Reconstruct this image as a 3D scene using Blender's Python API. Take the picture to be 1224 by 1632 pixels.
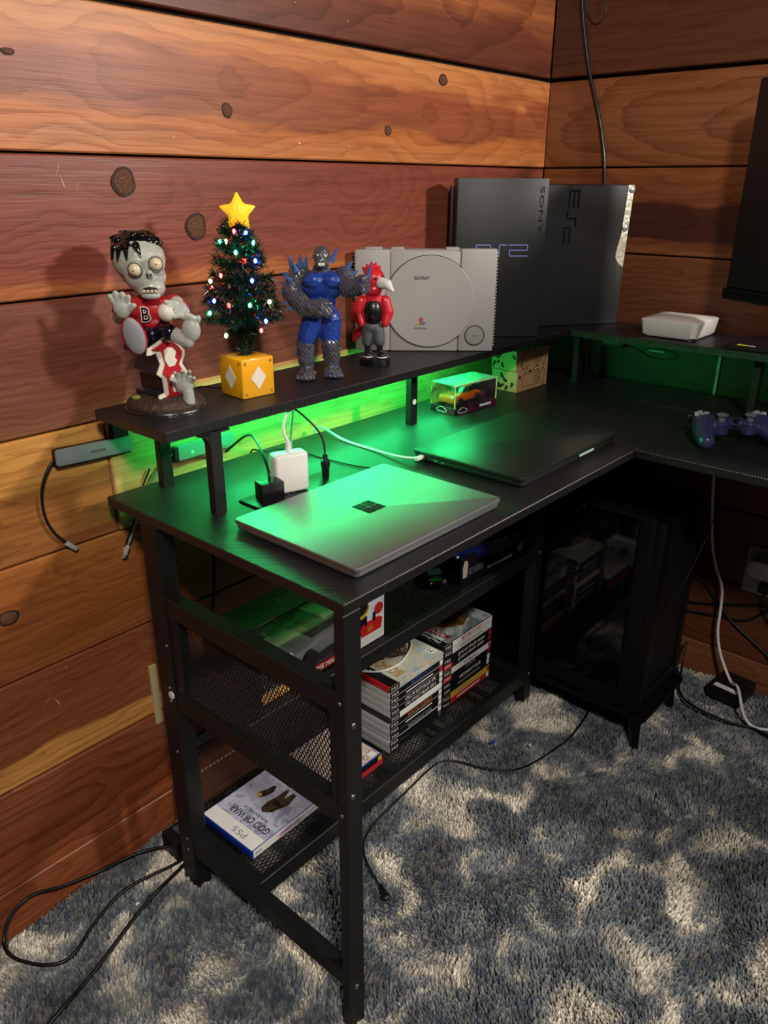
import bpy, bmesh, math, random
import numpy as np
from mathutils import Matrix, Vector
random.seed(7); np.random.seed(7)
for o in list(bpy.data.objects): bpy.data.objects.remove(o)
scene = bpy.context.scene
COL = scene.collection
PI = math.pi

# ------------------------------------------------------------------ camera
cam = bpy.data.cameras.new('camera'); camo = bpy.data.objects.new('camera', cam); COL.objects.link(camo)
YAW, PIT, ROLL, FPX = .7199, .3974, .0035, 1245.4
fw = Vector((math.cos(PIT)*math.cos(YAW), math.cos(PIT)*math.sin(YAW), -math.sin(PIT)))
rt = fw.cross(Vector((0, 0, 1))).normalized(); up = rt.cross(fw)
r2 = rt*math.cos(ROLL)+up*math.sin(ROLL); u2 = up*math.cos(ROLL)-rt*math.sin(ROLL)
camo.matrix_world = Matrix(((r2.x, u2.x, -fw.x, -.5512), (r2.y, u2.y, -fw.y, -1.0435), (r2.z, u2.z, -fw.z, 1.1691), (0, 0, 0, 1)))
cam.sensor_fit = 'VERTICAL'; cam.sensor_height = 32; cam.lens = FPX/1632*32
cam.clip_start = .02
scene.camera = camo

# ------------------------------------------------------------------ world, lights, exposure
w = bpy.data.worlds.new('world'); scene.world = w; w.use_nodes = True
bg = w.node_tree.nodes['Background']; bg.inputs[0].default_value = (1.0, .93, .86, 1); bg.inputs[1].default_value = .014
def area(name, loc, target, size, power, col):
    l = bpy.data.lights.new(name, 'AREA'); l.shape = 'DISK'; l.size = size; l.energy = power; l.color = col
    o = bpy.data.objects.new(name, l); COL.objects.link(o); o.location = loc
    o.rotation_euler = (Vector(target)-Vector(loc)).to_track_quat('-Z', 'Y').to_euler()
    return o
area('room_lamp', (1.0, -1.75, 1.68), (.3, -.1, .9), .16, 20, (1.0, .93, .84))
area('ceiling_lamp', (-.95, -1.80, 2.35), (-.25, -.2, .3), .30, 36, (1.0, .94, .86))
scene.view_settings.view_transform = 'Standard'; scene.view_settings.look = 'None'
scene.view_settings.exposure = .28; scene.view_settings.gamma = 1; scene.view_settings.use_curve_mapping = False

# ------------------------------------------------------------------ helpers
def lin(h):
    h = h.lstrip('#'); v = [int(h[i:i+2], 16)/255 for i in (0, 2, 4)]
    return tuple((x/12.92 if x <= .04045 else ((x+.055)/1.055)**2.4) for x in v)+(1,)
MATS = {}
def M(name, col='#808080', rough=.5, metal=0, var=.12, scale=40, bump=0, emit=0, coat=0, trans=0, alpha=1, ecol=None, spec=.5, bscale=None, ior=1.45):
    if name in MATS: return MATS[name]
    m = bpy.data.materials.new(name); m.use_nodes = True; MATS[name] = m
    nt = m.node_tree; N = nt.nodes; b = N['Principled BSDF']; c = lin(col)
    tc = N.new('ShaderNodeTexCoord'); no = N.new('ShaderNodeTexNoise'); no.inputs['Scale'].default_value = scale; no.inputs['Detail'].default_value = 4
    nt.links.new(tc.outputs['Object'], no.inputs['Vector'])
    mx = N.new('ShaderNodeMixRGB'); mx.inputs[1].default_value = tuple(x*(1-var) for x in c[:3])+(1,); mx.inputs[2].default_value = tuple(min(1, x*(1+var)) for x in c[:3])+(1,)
    nt.links.new(no.outputs['Fac'], mx.inputs[0]); nt.links.new(mx.outputs[0], b.inputs['Base Color'])
    b.inputs['Roughness'].default_value = rough; b.inputs['Metallic'].default_value = metal
    b.inputs['Coat Weight'].default_value = coat; b.inputs['Coat Roughness'].default_value = .08
    b.inputs['Transmission Weight'].default_value = trans; b.inputs['Alpha'].default_value = alpha; b.inputs['Specular IOR Level'].default_value = spec; b.inputs['IOR'].default_value = ior
    if emit: b.inputs['Emission Color'].default_value = lin(ecol or col); b.inputs['Emission Strength'].default_value = emit
    if bump:
        bn = N.new('ShaderNodeTexNoise'); bn.inputs['Scale'].default_value = bscale or scale*4; bn.inputs['Detail'].default_value = 5
        nt.links.new(tc.outputs['Object'], bn.inputs['Vector'])
        bp = N.new('ShaderNodeBump'); bp.inputs['Strength'].default_value = bump; bp.inputs['Distance'].default_value = .002
        nt.links.new(bn.outputs['Fac'], bp.inputs['Height']); nt.links.new(bp.outputs[0], b.inputs['Normal'])
    return m
def art(name, cols=None, scale=30, rough=.35, detail=3, dist=1.5, stretch=(1, 1, 1), coat=.3):
    """printed artwork: warped noise pushed through a colour ramp"""
    if name in MATS: return MATS[name]
    m = bpy.data.materials.new(name); m.use_nodes = True; MATS[name] = m; nt = m.node_tree; N = nt.nodes; b = N['Principled BSDF']
    tc = N.new('ShaderNodeTexCoord'); mp = N.new('ShaderNodeMapping'); mp.inputs['Scale'].default_value = stretch
    no = N.new('ShaderNodeTexNoise'); no.inputs['Scale'].default_value = scale; no.inputs['Detail'].default_value = detail; no.inputs['Distortion'].default_value = dist
    rp = N.new('ShaderNodeValToRGB'); el = rp.color_ramp.elements
    n = len(cols)
    while len(el) < n: el.new(.5)
    for i, c in enumerate(cols): el[i].position = .28+.44*i/(n-1); el[i].color = lin(c)
    nt.links.new(tc.outputs['Object'], mp.inputs[0]); nt.links.new(mp.outputs[0], no.inputs['Vector']); nt.links.new(no.outputs['Fac'], rp.inputs[0]); nt.links.new(rp.outputs[0], b.inputs['Base Color'])
    b.inputs['Roughness'].default_value = rough; b.inputs['Coat Weight'].default_value = coat
    return m

def obj(name, bm, mat, parent=None, smooth=False, loc=None, rotz=0):
    me = bpy.data.meshes.new(name)
    if isinstance(bm, bmesh.types.BMesh):
        bmesh.ops.recalc_face_normals(bm, faces=bm.faces); bm.to_mesh(me); bm.free()
    else: me = bm
    if mat is not None and not me.materials: me.materials.append(mat)
    if smooth:
        me.polygons.foreach_set('use_smooth', [True]*len(me.polygons))
        if smooth == 'auto' : me.set_sharp_from_angle(angle=math.radians(38))
    o = bpy.data.objects.new(name, me); COL.objects.link(o)
    if parent: o.parent = parent
    if loc: o.location = loc
    if rotz: o.rotation_euler = (0, 0, rotz)
    return o
def tag(o, label, cat, group=None):
    o['label'] = label; o['category'] = cat
    if group: o['group'] = group
    return o
def thing(name, label, cat, loc=(0, 0, 0), rotz=0, group=None):
    o = bpy.data.objects.new(name, None); COL.objects.link(o); o.empty_display_size = .02
    o.location = loc; o.rotation_euler = (0, 0, rotz)
    return tag(o, label, cat, group)
def B(): return bmesh.new()
def add(bm, src):
    me = bpy.data.meshes.new('t'); src.to_mesh(me); src.free(); bm.from_mesh(me); bpy.data.meshes.remove(me)
def box(bm, x0, x1, y0, y1, z0, z1, bev=0, seg=2, mat4=None):
    t = bmesh.new(); bmesh.ops.create_cube(t, size=1)
    bmesh.ops.transform(t, matrix=Matrix.Translation(((x0+x1)/2, (y0+y1)/2, (z0+z1)/2)) @ Matrix.Diagonal((abs(x1-x0), abs(y1-y0), abs(z1-z0), 1)), verts=t.verts)
    if bev: bmesh.ops.bevel(t, geom=t.edges[:]+t.verts[:], offset=bev, segments=seg, affect='EDGES', profile=.5)
    if mat4 is not None: bmesh.ops.transform(t, matrix=mat4, verts=t.verts)
    add(bm, t); return bm
def boxo(name, dims, mat, parent=None, bev=0, seg=2, smooth=False, **k):
    return obj(name, box(B(), *dims, bev=bev, seg=seg), mat, parent, smooth=('auto' if bev and seg > 1 else smooth), **k)
def prism(bm, pts, h, bev=0, mat4=None, seg=2):
    """2-D outline in XY extruded 0..h in Z"""
    t = bmesh.new(); vs = [t.verts.new((p[0], p[1], 0)) for p in pts]; f = t.faces.new(vs)
    r = bmesh.ops.extrude_face_region(t, geom=[f]); vv = [e for e in r['geom'] if isinstance(e, bmesh.types.BMVert)]
    bmesh.ops.translate(t, vec=(0, 0, h), verts=vv); bmesh.ops.recalc_face_normals(t, faces=t.faces)
    if bev:
        es = [e for e in t.edges if len(e.link_faces) == 2 and any(len(ff.verts) == len(pts) for ff in e.link_faces)]
        bmesh.ops.bevel(t, geom=es, offset=bev, segments=seg, affect='EDGES', profile=.5)
    if mat4 is not None: bmesh.ops.transform(t, matrix=mat4, verts=t.verts)
    add(bm, t); return bm
def rrect(x0, x1, y0, y1, r, n=6):
    out = []
    for cx, cy, a in ((x1-r, y1-r, 0), (x0+r, y1-r, 90), (x0+r, y0+r, 180), (x1-r, y0+r, 270)):
        for k in range(n+1):
            t = math.radians(a+90*k/n); out.append((cx+r*math.cos(t), cy+r*math.sin(t)))
    return out
def cyl(bm, p0, p1, r0, r1=None, n=16, cap=True):
    p0, p1 = Vector(p0), Vector(p1); d = p1-p0; r1 = r0 if r1 is None else r1
    t = bmesh.new(); bmesh.ops.create_cone(t, cap_ends=cap, segments=n, radius1=r0, radius2=r1, depth=d.length)
    q = Vector((0, 0, 1)).rotation_difference(d.normalized()).to_matrix().to_4x4()
    bmesh.ops.transform(t, matrix=Matrix.Translation((p0+p1)/2) @ q, verts=t.verts); add(bm, t); return bm
def sph(bm, c, r, n=2, mat4=None):
    r = r if isinstance(r, (tuple, list)) else (r, r, r)
    t = bmesh.new(); bmesh.ops.create_icosphere(t, subdivisions=n, radius=1)
    bmesh.ops.transform(t, matrix=Matrix.Translation(c) @ (mat4 or Matrix()) @ Matrix.Diagonal((*r, 1)), verts=t.verts); add(bm, t); return bm
def lathe(bm, prof, n=32, sx=1, sy=1, mat4=None):
    t = bmesh.new(); rings = []
    for r, z in prof: rings.append([t.verts.new((r*math.cos(2*PI*k/n)*sx, r*math.sin(2*PI*k/n)*sy, z)) for k in range(n)])
    for a, b in zip(rings, rings[1:]):
        for k in range(n): t.faces.new((a[k], a[(k+1) % n], b[(k+1) % n], b[k]))
    if prof[0][0] > 1e-6: t.faces.new(rings[0][::-1])
    if prof[-1][0] > 1e-6: t.faces.new(rings[-1])
    bmesh.ops.remove_doubles(t, verts=t.verts, dist=1e-6)
    if mat4 is not None: bmesh.ops.transform(t, matrix=mat4, verts=t.verts)
    add(bm, t); return bm
def spline(pts, n=8):
    P = [Vector(p) for p in pts]; P = [P[0]*2-P[1]]+P+[P[-1]*2-P[-2]]; out = []
    for i in range(1, len(P)-2):
        a, b, c, d = P[i-1:i+3]
        for k in range(n):
            t = k/n; out.append(.5*((2*b)+(c-a)*t+(2*a-5*b+4*c-d)*t*t+(3*b-a-3*c+d)*t**3))
    out.append(P[-2]); return out
def tube(bm, pts, r, n=8, smooth=8):
    pts = spline(pts, smooth) if smooth else [Vector(p) for p in pts]
    rings = []; nrm = None
    for i, p in enumerate(pts):
        d = (pts[min(i+1, len(pts)-1)]-pts[max(i-1, 0)]).normalized()
        if nrm is None: nrm = d.orthogonal().normalized()
        nrm = (nrm-d*nrm.dot(d)).normalized(); bi = d.cross(nrm)
        rr = r[i*len(r)//len(pts)] if isinstance(r, list) else r
        rings.append([bm.verts.new(p+(nrm*math.cos(2*PI*k/n)+bi*math.sin(2*PI*k/n))*rr) for k in range(n)])
    for a, b in zip(rings, rings[1:]):
        for k in range(n): bm.faces.new((a[k], a[(k+1) % n], b[(k+1) % n], b[k]))
    bm.faces.new(rings[0][::-1]); bm.faces.new(rings[-1]); return bm
def frame(o, right, upv):
    x = Vector(right).normalized(); y = Vector(upv); y = (y-x*y.dot(x)).normalized(); z = x.cross(y)
    return Matrix(((x.x, y.x, z.x, o[0]), (x.y, y.y, z.y, o[1]), (x.z, y.z, z.z, o[2]), (0, 0, 0, 1)))
def text_mesh(s, wdt, hgt, ext=.0003, off=0, shear=0):
    cu = bpy.data.curves.new('t', 'FONT'); cu.body = s; cu.size = 1; cu.extrude = 0; cu.offset = off; cu.align_x = 'CENTER'; cu.shear = shear; cu.resolution_u = 2
    o = bpy.data.objects.new('t', cu); COL.objects.link(o); dg = bpy.context.evaluated_depsgraph_get()
    me = bpy.data.meshes.new_from_object(o.evaluated_get(dg)); bpy.data.objects.remove(o); bpy.data.curves.remove(cu)
    n = len(me.vertices); co = np.empty(n*3); me.vertices.foreach_get('co', co); co = co.reshape(-1, 3)
    lo, hi = co.min(0), co.max(0); co[:, 0] = (co[:, 0]-(lo[0]+hi[0])/2)*wdt/(hi[0]-lo[0]); co[:, 1] = (co[:, 1]-(lo[1]+hi[1])/2)*hgt/(hi[1]-lo[1]); co[:, 2] = 0
    me.vertices.foreach_set('co', co.ravel()); me.update()
    return me
def text(s, wdt, hgt, o, right, upv, mat, parent, name='lettering', off=.0, lift=.0004, shear=0, label=None):
    me = text_mesh(s, wdt, hgt, off=off, shear=shear); me.materials.append(mat)
    t = bpy.data.objects.new(name, me); COL.objects.link(t); t.parent = parent
    fr = frame(o, right, upv); t.matrix_local = fr @ Matrix.Translation((0, 0, lift))
    if label: t['label'] = label
    return t
def patch(name, pts, o, right, upv, mat, parent, th=.0003, lift=0):
    """thin printed patch: 2-D outline on a plane"""
    bm = prism(B(), pts, th); x = obj(name, bm, mat, parent); x.matrix_local = frame(o, right, upv) @ Matrix.Translation((0, 0, lift)); return x
def rect(w_, h_, cx=0, cy=0): return [(cx-w_/2, cy-h_/2), (cx+w_/2, cy-h_/2), (cx+w_/2, cy+h_/2), (cx-w_/2, cy+h_/2)]
def circ(r, n=24, cx=0, cy=0, sy=1): return [(cx+r*math.cos(2*PI*k/n), cy+r*sy*math.sin(2*PI*k/n)) for k in range(n)]
def capsule(bm, p0, p1, r0, r1, k=None):
    p0, p1 = Vector(p0), Vector(p1); cyl(bm, p0, p1, r0, r1, n=12); sph(bm, p0, r0); sph(bm, p1, r1)
def remesh(bm, vox, smooth=4, fac=.5, jitter=0, seed=1):
    """melt overlapping blobs into one continuous skin"""
    me = bpy.data.meshes.new('t'); bm.to_mesh(me); bm.free(); o = bpy.data.objects.new('t', me); COL.objects.link(o)
    m = o.modifiers.new('r', 'REMESH'); m.mode = 'VOXEL'; m.voxel_size = vox
    if smooth: s = o.modifiers.new('s', 'SMOOTH'); s.iterations = smooth; s.factor = fac
    dg = bpy.context.evaluated_depsgraph_get(); out = bpy.data.meshes.new_from_object(o.evaluated_get(dg)); bpy.data.objects.remove(o); bpy.data.meshes.remove(me)
    if jitter:
        n = len(out.vertices); co = np.empty(n*3); out.vertices.foreach_get('co', co); nr = np.empty(n*3); out.vertices.foreach_get('normal', nr)
        co = co.reshape(-1, 3); nr = nr.reshape(-1, 3); f = 420.
        d = np.sin(co[:, 0]*f+seed)*np.sin(co[:, 1]*f*1.1+2*seed)*np.sin(co[:, 2]*f*.9+3)+.6*np.sin(co[:, 0]*f*2.3+co[:, 2]*f*1.7)
        co += nr*(np.clip(d, -.5, .6)*jitter)[:, None]; out.vertices.foreach_set('co', co.ravel()); out.update()
    return out
def tup(v, s=.001): return tuple(x*s for x in v)
def struct(o): o['kind'] = 'structure'; return o
def clip_strand(p, d, u0, u1, v0, v1):
    t0, t1 = -1e9, 1e9
    for a, b, lo, hi in ((p[0], d[0], u0, u1), (p[1], d[1], v0, v1)):
        if abs(b) < 1e-9: continue
        ta, tb = sorted(((lo-a)/b, (hi-a)/b)); t0, t1 = max(t0, ta), min(t1, tb)
    return (t0, t1) if t1-t0 > 1e-4 else None
def mesh_panel(name, fr, u0, u1, v0, v1, ang, pitch, wd, mat, parent, th=.0008):
    """expanded-metal grille: two families of slanted strands in plane fr"""
    bm = B()
    for fam, sg in enumerate((1, -1)):
        d = (math.cos(ang), sg*math.sin(ang)); nn = (-d[1], d[0])
        cs = [nn[0]*a+nn[1]*b for a in (u0, u1) for b in (v0, v1)]; k = math.ceil(min(cs)/pitch)
        while k*pitch < max(cs):
            p = (nn[0]*k*pitch, nn[1]*k*pitch); c = clip_strand(p, d, u0, u1, v0, v1); k += 1
            if not c: continue
            a = [p[0]+d[0]*c[0], p[1]+d[1]*c[0]]; b = [p[0]+d[0]*c[1], p[1]+d[1]*c[1]]; zz = fam*th*.6
            q = [(a[0]+nn[0]*wd/2*s, a[1]+nn[1]*wd/2*s) for s in (1, -1)]+[(b[0]+nn[0]*wd/2*s, b[1]+nn[1]*wd/2*s) for s in (-1, 1)]
            vs = [bm.verts.new(fr @ Vector((x, y, zz))) for x, y in q]+[bm.verts.new(fr @ Vector((x, y, zz+th))) for x, y in q]
            for f in ((3, 2, 1, 0), (4, 5, 6, 7), (0, 1, 5, 4), (1, 2, 6, 5), (2, 3, 7, 6), (3, 0, 4, 7)): bm.faces.new([vs[i] for i in f])
    o = obj(name, bm, mat, parent); o['kind'] = 'stuff'; return o

# ------------------------------------------------------------------ the room
WY, WX = .035, 1.263          # wall planes: left wall y = WY, right wall x = WX
def wood(name, ramp, seed, freq=55, slope=.10, zc=.02, contrast=.5, streak=.25):
    """plank: growth rings cut at a slant (cathedral grain), tone bands across the board, fine streaks"""
    m = bpy.data.materials.new(name); m.use_nodes = True; nt = m.node_tree; N = nt.nodes; L = nt.links.new; b = N['Principled BSDF']
    def math_(op, a, c=None):
        n = N.new('ShaderNodeMath'); n.operation = op
        for i, v in ((0, a), (1, c)):
            if v is None: continue
            if isinstance(v, (int, float)): n.inputs[i].default_value = v
            else: L(v, n.inputs[i])
        return n.outputs[0]
    def noise(sc, stretch, det=3, off=0):
        mp = N.new('ShaderNodeMapping'); mp.inputs['Scale'].default_value = stretch; mp.inputs['Location'].default_value = (seed*3.7+off, seed*1.3, seed*2.1+off)
        n = N.new('ShaderNodeTexNoise'); n.inputs['Scale'].default_value = sc; n.inputs['Detail'].default_value = det
        L(tc.outputs['Object'], mp.inputs[0]); L(mp.outputs[0], n.inputs['Vector']); return n.outputs['Fac']
    tc = N.new('ShaderNodeTexCoord'); sp = N.new('ShaderNodeSeparateXYZ'); L(tc.outputs['Object'], sp.inputs[0])
    x, z = sp.outputs[0], sp.outputs[2]
    n1 = noise(4.5, (.8, 1, 2.2)); n2 = noise(3.0, (.9, 1, 1), 2, 5); n3 = noise(30, (.25, 1, 4), 3, 9); n4 = noise(420, (.03, 1, 1), 3, 2); n5 = noise(7, (.6, 1, 3), 3, 21); n6 = noise(150, (.035, 1, 1), 4, 33)
    zz = math_('ADD', math_('SUBTRACT', z, zc), math_('MULTIPLY', math_('SUBTRACT', n1, .5), .10))
    yy = math_('ADD', math_('ADD', math_('MULTIPLY', x, slope), .03+.01*(seed % 3)), math_('MULTIPLY', math_('SUBTRACT', n2, .5), .16))
    r = math_('SQRT', math_('ADD', math_('MULTIPLY', zz, zz), math_('MULTIPLY', yy, yy)))
    r = math_('ADD', math_('ADD', r, math_('MULTIPLY', n3, .010)), math_('MULTIPLY', n6, .006))
    ring = math_('FRACT', math_('MULTIPLY', r, freq))
    ring = math_('POWER', ring, 2.6)
    band = math_('ADD', math_('ADD', math_('MULTIPLY', z, 1/.1845), .5), math_('MULTIPLY', math_('SUBTRACT', n5, .5), .55))
    rp = N.new('ShaderNodeValToRGB'); el = rp.color_ramp.elements
    while len(el) < len(ramp): el.new(.5)
    for e, (p, c) in zip(el, ramp): e.position = p; e.color = lin(c)
    L(band, rp.inputs[0])
    dk = N.new('ShaderNodeMixRGB'); dk.blend_type = 'MULTIPLY'; dk.inputs[2].default_value = (.42, .30, .24, 1)
    L(math_('MULTIPLY', ring, contrast), dk.inputs[0]); L(rp.outputs[0], dk.inputs[1])
    st = N.new('ShaderNodeMixRGB'); st.blend_type = 'MULTIPLY'; st.inputs[2].default_value = (.55, .45, .40, 1)
    L(math_('MULTIPLY', n4, streak*2.0), st.inputs[0]); L(dk.outputs[0], st.inputs[1])
    fl_ = N.new('ShaderNodeMapRange'); fl_.inputs[1].default_value = .42; fl_.inputs[2].default_value = .68; L(n6, fl_.inputs[0])
    s2 = N.new('ShaderNodeMixRGB'); s2.blend_type = 'MULTIPLY'; s2.inputs[2].default_value = (.60, .48, .42, 1)
    L(math_('MULTIPLY', fl_.outputs[0], .55), s2.inputs[0]); L(st.outputs[0], s2.inputs[1])
    sc_ = N.new('ShaderNodeMixRGB'); sc_.blend_type = 'MULTIPLY'; sc_.inputs[0].default_value = 1; sc_.inputs[2].default_value = (1.30, 1.27, 1.25, 1); L(s2.outputs[0], sc_.inputs[1]); L(sc_.outputs[0], b.inputs['Base Color'])
    bp = N.new('ShaderNodeBump'); bp.inputs['Strength'].default_value = .25; bp.inputs['Distance'].default_value = .0012
    L(math_('ADD', math_('MULTIPLY', ring, -1.), math_('MULTIPLY', n4, .7)), bp.inputs['Height']); L(bp.outputs[0], b.inputs['Normal'])
    b.inputs['Roughness'].default_value = .42; b.inputs['Specular IOR Level'].default_value = .45
    return m
DKW = M('plank_shadow_gap', '#1c0f0a', .8)
wl = struct(boxo('wall_left', (-1.35, WX+.04, WY+.018, WY+.06, 0, 1.95), DKW))
wr = struct(boxo('wall_right', (WX+.018, WX+.06, -1.75, WY+.018, 0, 1.95), DKW))
SEAM = [1.39-.1845*k for k in range(-3, 9)]
def plank(parent, side, a0, a1, z0, z1, mat, proud=0):
    g = .0016; bm = box(B(), -(a1-a0)/2, (a1-a0)/2, -.009-proud, .009, -(z1-z0)/2+g, (z1-z0)/2-g, bev=.0022, seg=1)
    o = obj('plank', bm, mat, parent)
    if side == 'L': o.location = ((a0+a1)/2, WY+.009, (z0+z1)/2)
    else: o.location = (WX+.009, -(a0+a1)/2, (z0+z1)/2); o.rotation_euler = (0, 0, -PI/2)
    return o
TAN, ORG, RED, BRN, DRK = '#b87643', '#a5622f', '#7d4230', '#80492a', '#5a3020'
LEFT = [  # from the top board down: z1, z0, ramp (bottom 0 .. top 1), ring freq, slope, ring centre, contrast
    (1.943, 1.759, [(.0, RED), (1., DRK)], 50, .08, .03, .5), (1.759, 1.5745, [(.0, BRN), (1., RED)], 55, .09, -.02, .5),
    (1.5745, 1.3955, [(.0, '#5c3021'), (.45, '#6e3a26'), (.6, '#9c5f37'), (1., '#6a3726')], 42, .11, .0, .6),
    (1.39, 1.2055, [(.0, TAN), (.26, '#b06a35'), (.34, '#8a4c30'), (.66, '#935233'), (.74, '#b87444'), (1., '#bf8049')], 60, .07, .01, .42),
    (1.2055, 1.021, [(.0, '#a8663a'), (.10, '#8e4a34'), (.2, '#804132'), (1., '#7c3f30')], 95, .05, .05, .35),
    (1.021, .8365, [(.0, '#7c4a33'), (.5, '#714032'), (1., '#774436')], 90, .06, .06, .4),
    (.8365, .652, [(.0, '#8f5a30'), (.52, '#96602f'), (.62, '#c08846'), (1., '#c48a45')], 70, .10, -.05, .5),
    (.652, .4675, [(.0, '#8a5028'), (.7, '#915529'), (1., '#a06430')], 85, .06, .06, .4),
    (.4675, .283, [(.0, '#cf9650'), (.22, '#c98f4b'), (.3, '#8a4f2b'), (1., '#83492a')], 75, .08, .05, .45),
    (.283, .0985, [(.0, '#8a4c2a'), (.5, '#7d4326'), (1., '#8c5130')], 48, .16, .0, .75),
    (.0985, .0, [(.0, '#7d4428'), (1., '#8a4e2e')], 60, .1, .02, .5)]
for i, (z1, z0, rp, fq, sl, zc, ct) in enumerate(LEFT):
    mt = wood('cedar_left', rp, i+1, fq, sl, zc, ct)
    if abs(z1-.8365) < 1e-4:      # butt joint: two boards meet end to end
        plank(wl, 'L', -1.35, .031, z0, z1, mt)
        lt = wood('cedar_left', [(.0, '#b8945c'), (1., '#c39a5e')], 31, 40, .1, .0, .35); plank(wl, 'L', .0325, WX-.004, z0, z1, lt, .004); plank(wl, 'L', .13, WX-.004, z1-.001, .870, lt, .0038)
    else: plank(wl, 'L', -1.35, WX, z0, z1, mt, .0015*((i*7) % 3 == 0))
RIGHT = [  # most board tones darkened so the colour carries this wall's weaker light
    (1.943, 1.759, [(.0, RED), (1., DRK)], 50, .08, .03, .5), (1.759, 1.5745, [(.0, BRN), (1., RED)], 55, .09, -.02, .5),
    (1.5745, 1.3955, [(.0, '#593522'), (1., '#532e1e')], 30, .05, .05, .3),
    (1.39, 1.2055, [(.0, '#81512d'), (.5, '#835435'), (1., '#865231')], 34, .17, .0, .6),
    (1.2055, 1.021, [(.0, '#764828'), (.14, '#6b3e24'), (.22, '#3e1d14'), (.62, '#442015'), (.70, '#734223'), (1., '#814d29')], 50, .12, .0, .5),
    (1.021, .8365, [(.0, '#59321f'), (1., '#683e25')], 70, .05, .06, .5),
    (.8365, .652, [(.0, '#382818'), (1., '#3c2816')], 60, .08, .04, .4),  # extra dark to paint in shade under the wing, against green spill
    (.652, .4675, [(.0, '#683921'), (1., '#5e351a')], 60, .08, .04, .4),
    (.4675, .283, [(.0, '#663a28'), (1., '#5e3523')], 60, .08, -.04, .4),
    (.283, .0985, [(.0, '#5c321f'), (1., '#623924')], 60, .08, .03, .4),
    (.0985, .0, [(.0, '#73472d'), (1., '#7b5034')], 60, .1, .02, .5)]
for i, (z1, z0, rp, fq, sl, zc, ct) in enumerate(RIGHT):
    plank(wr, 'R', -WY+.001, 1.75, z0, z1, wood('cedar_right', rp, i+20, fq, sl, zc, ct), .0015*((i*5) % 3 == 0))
planksL = [o for o in wl.children]
KNOT = art('knot_wood', ['#0c0504', '#24120a', '#7a4c2e', '#180b06', '#5a341e'], 260, detail=5, dist=1.5, rough=.8, coat=0)
KEDGE = M('knot_ring', '#2a140c', .6, var=.3, scale=200)
def on_plank(x, z):
    return next(o for o in planksL if abs(o.location.z-z) < .0923 and abs(o.location.x-x) <= o.dimensions.x/2+.7)
def knot(x, z, rx, rz, seed=0):
    p = on_plank(x, z); l = Vector((x, WY-.0015, z))-p.location; fr = frame(l, (1, 0, 0), (0, 0, 1))
    pts = [(rx*math.cos(t)*(1+.08*math.sin(3*t+seed)), rz*math.sin(t)*(1+.08*math.cos(2*t+seed))) for t in [2*PI*k/20 for k in range(20)]]
    k = obj('knot', prism(B(), [(a*1.12, b*1.12) for a, b in pts], .0008), KEDGE, p); k.matrix_local = fr
    kk = obj('knot_heart', prism(B(), [(a*.92, b*.92) for a, b in pts], .0014, bev=.0004), KNOT, k)
for a in ((.305, 1.273, .009, .010, 1), (.684, 1.262, .009, .0075, 2), (.85, 1.36, .013, .009, 3), (.112, 1.171, .017, .017, 4), (.23, 1.107, .017, .018, 5), (-.028, 1.318, .008, .004, 6), (-.163, .577, .014, .011, 7)): knot(*a)
NAIL = M('nail_metal', '#b9a48c', .35, .6)
nm = None
for x, z in ((.079, 1.23), (.203, 1.231), (.456, 1.232), (.578, 1.231), (.036, 1.297), (.457, 1.436), (.579, 1.426), (-.092, .455), (.05, .417), (.04, .76)):
    p = on_plank(x, z); k = obj('nail', sph(B(), (0, 0, 0), (.0018, .0012, .0018), 1), NAIL, p); k.location = Vector((x, WY-.0012, z))-p.location
SCUFF = M('plank_scuff', '#c79a80', .7, var=.3, scale=300)
for x, z, ln, an in ((.015, 1.185, .03, 1.2), (.02, 1.17, .022, 1.9), (.04, 1.165, .016, 1.1), (-.13, .41, .03, .9), (-.115, .40, .02, 2.0), (-.06, .60, .025, .6)):
    p = on_plank(x, z); k = obj('scuff', prism(B(), [(ln*math.cos(an)*t+.0012*math.sin(7*t+s)*1., ln*math.sin(an)*t+s*.0006) for t, s in ((-.5, 1), (-.2, 1.6), (.1, 1), (.5, .2), (.1, -1), (-.2, -.6))], .0002), SCUFF, p)
    k.matrix_local = frame(Vector((x, WY-.0004, z))-p.location, (1, 0, 0), (0, 0, 1))

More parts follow.
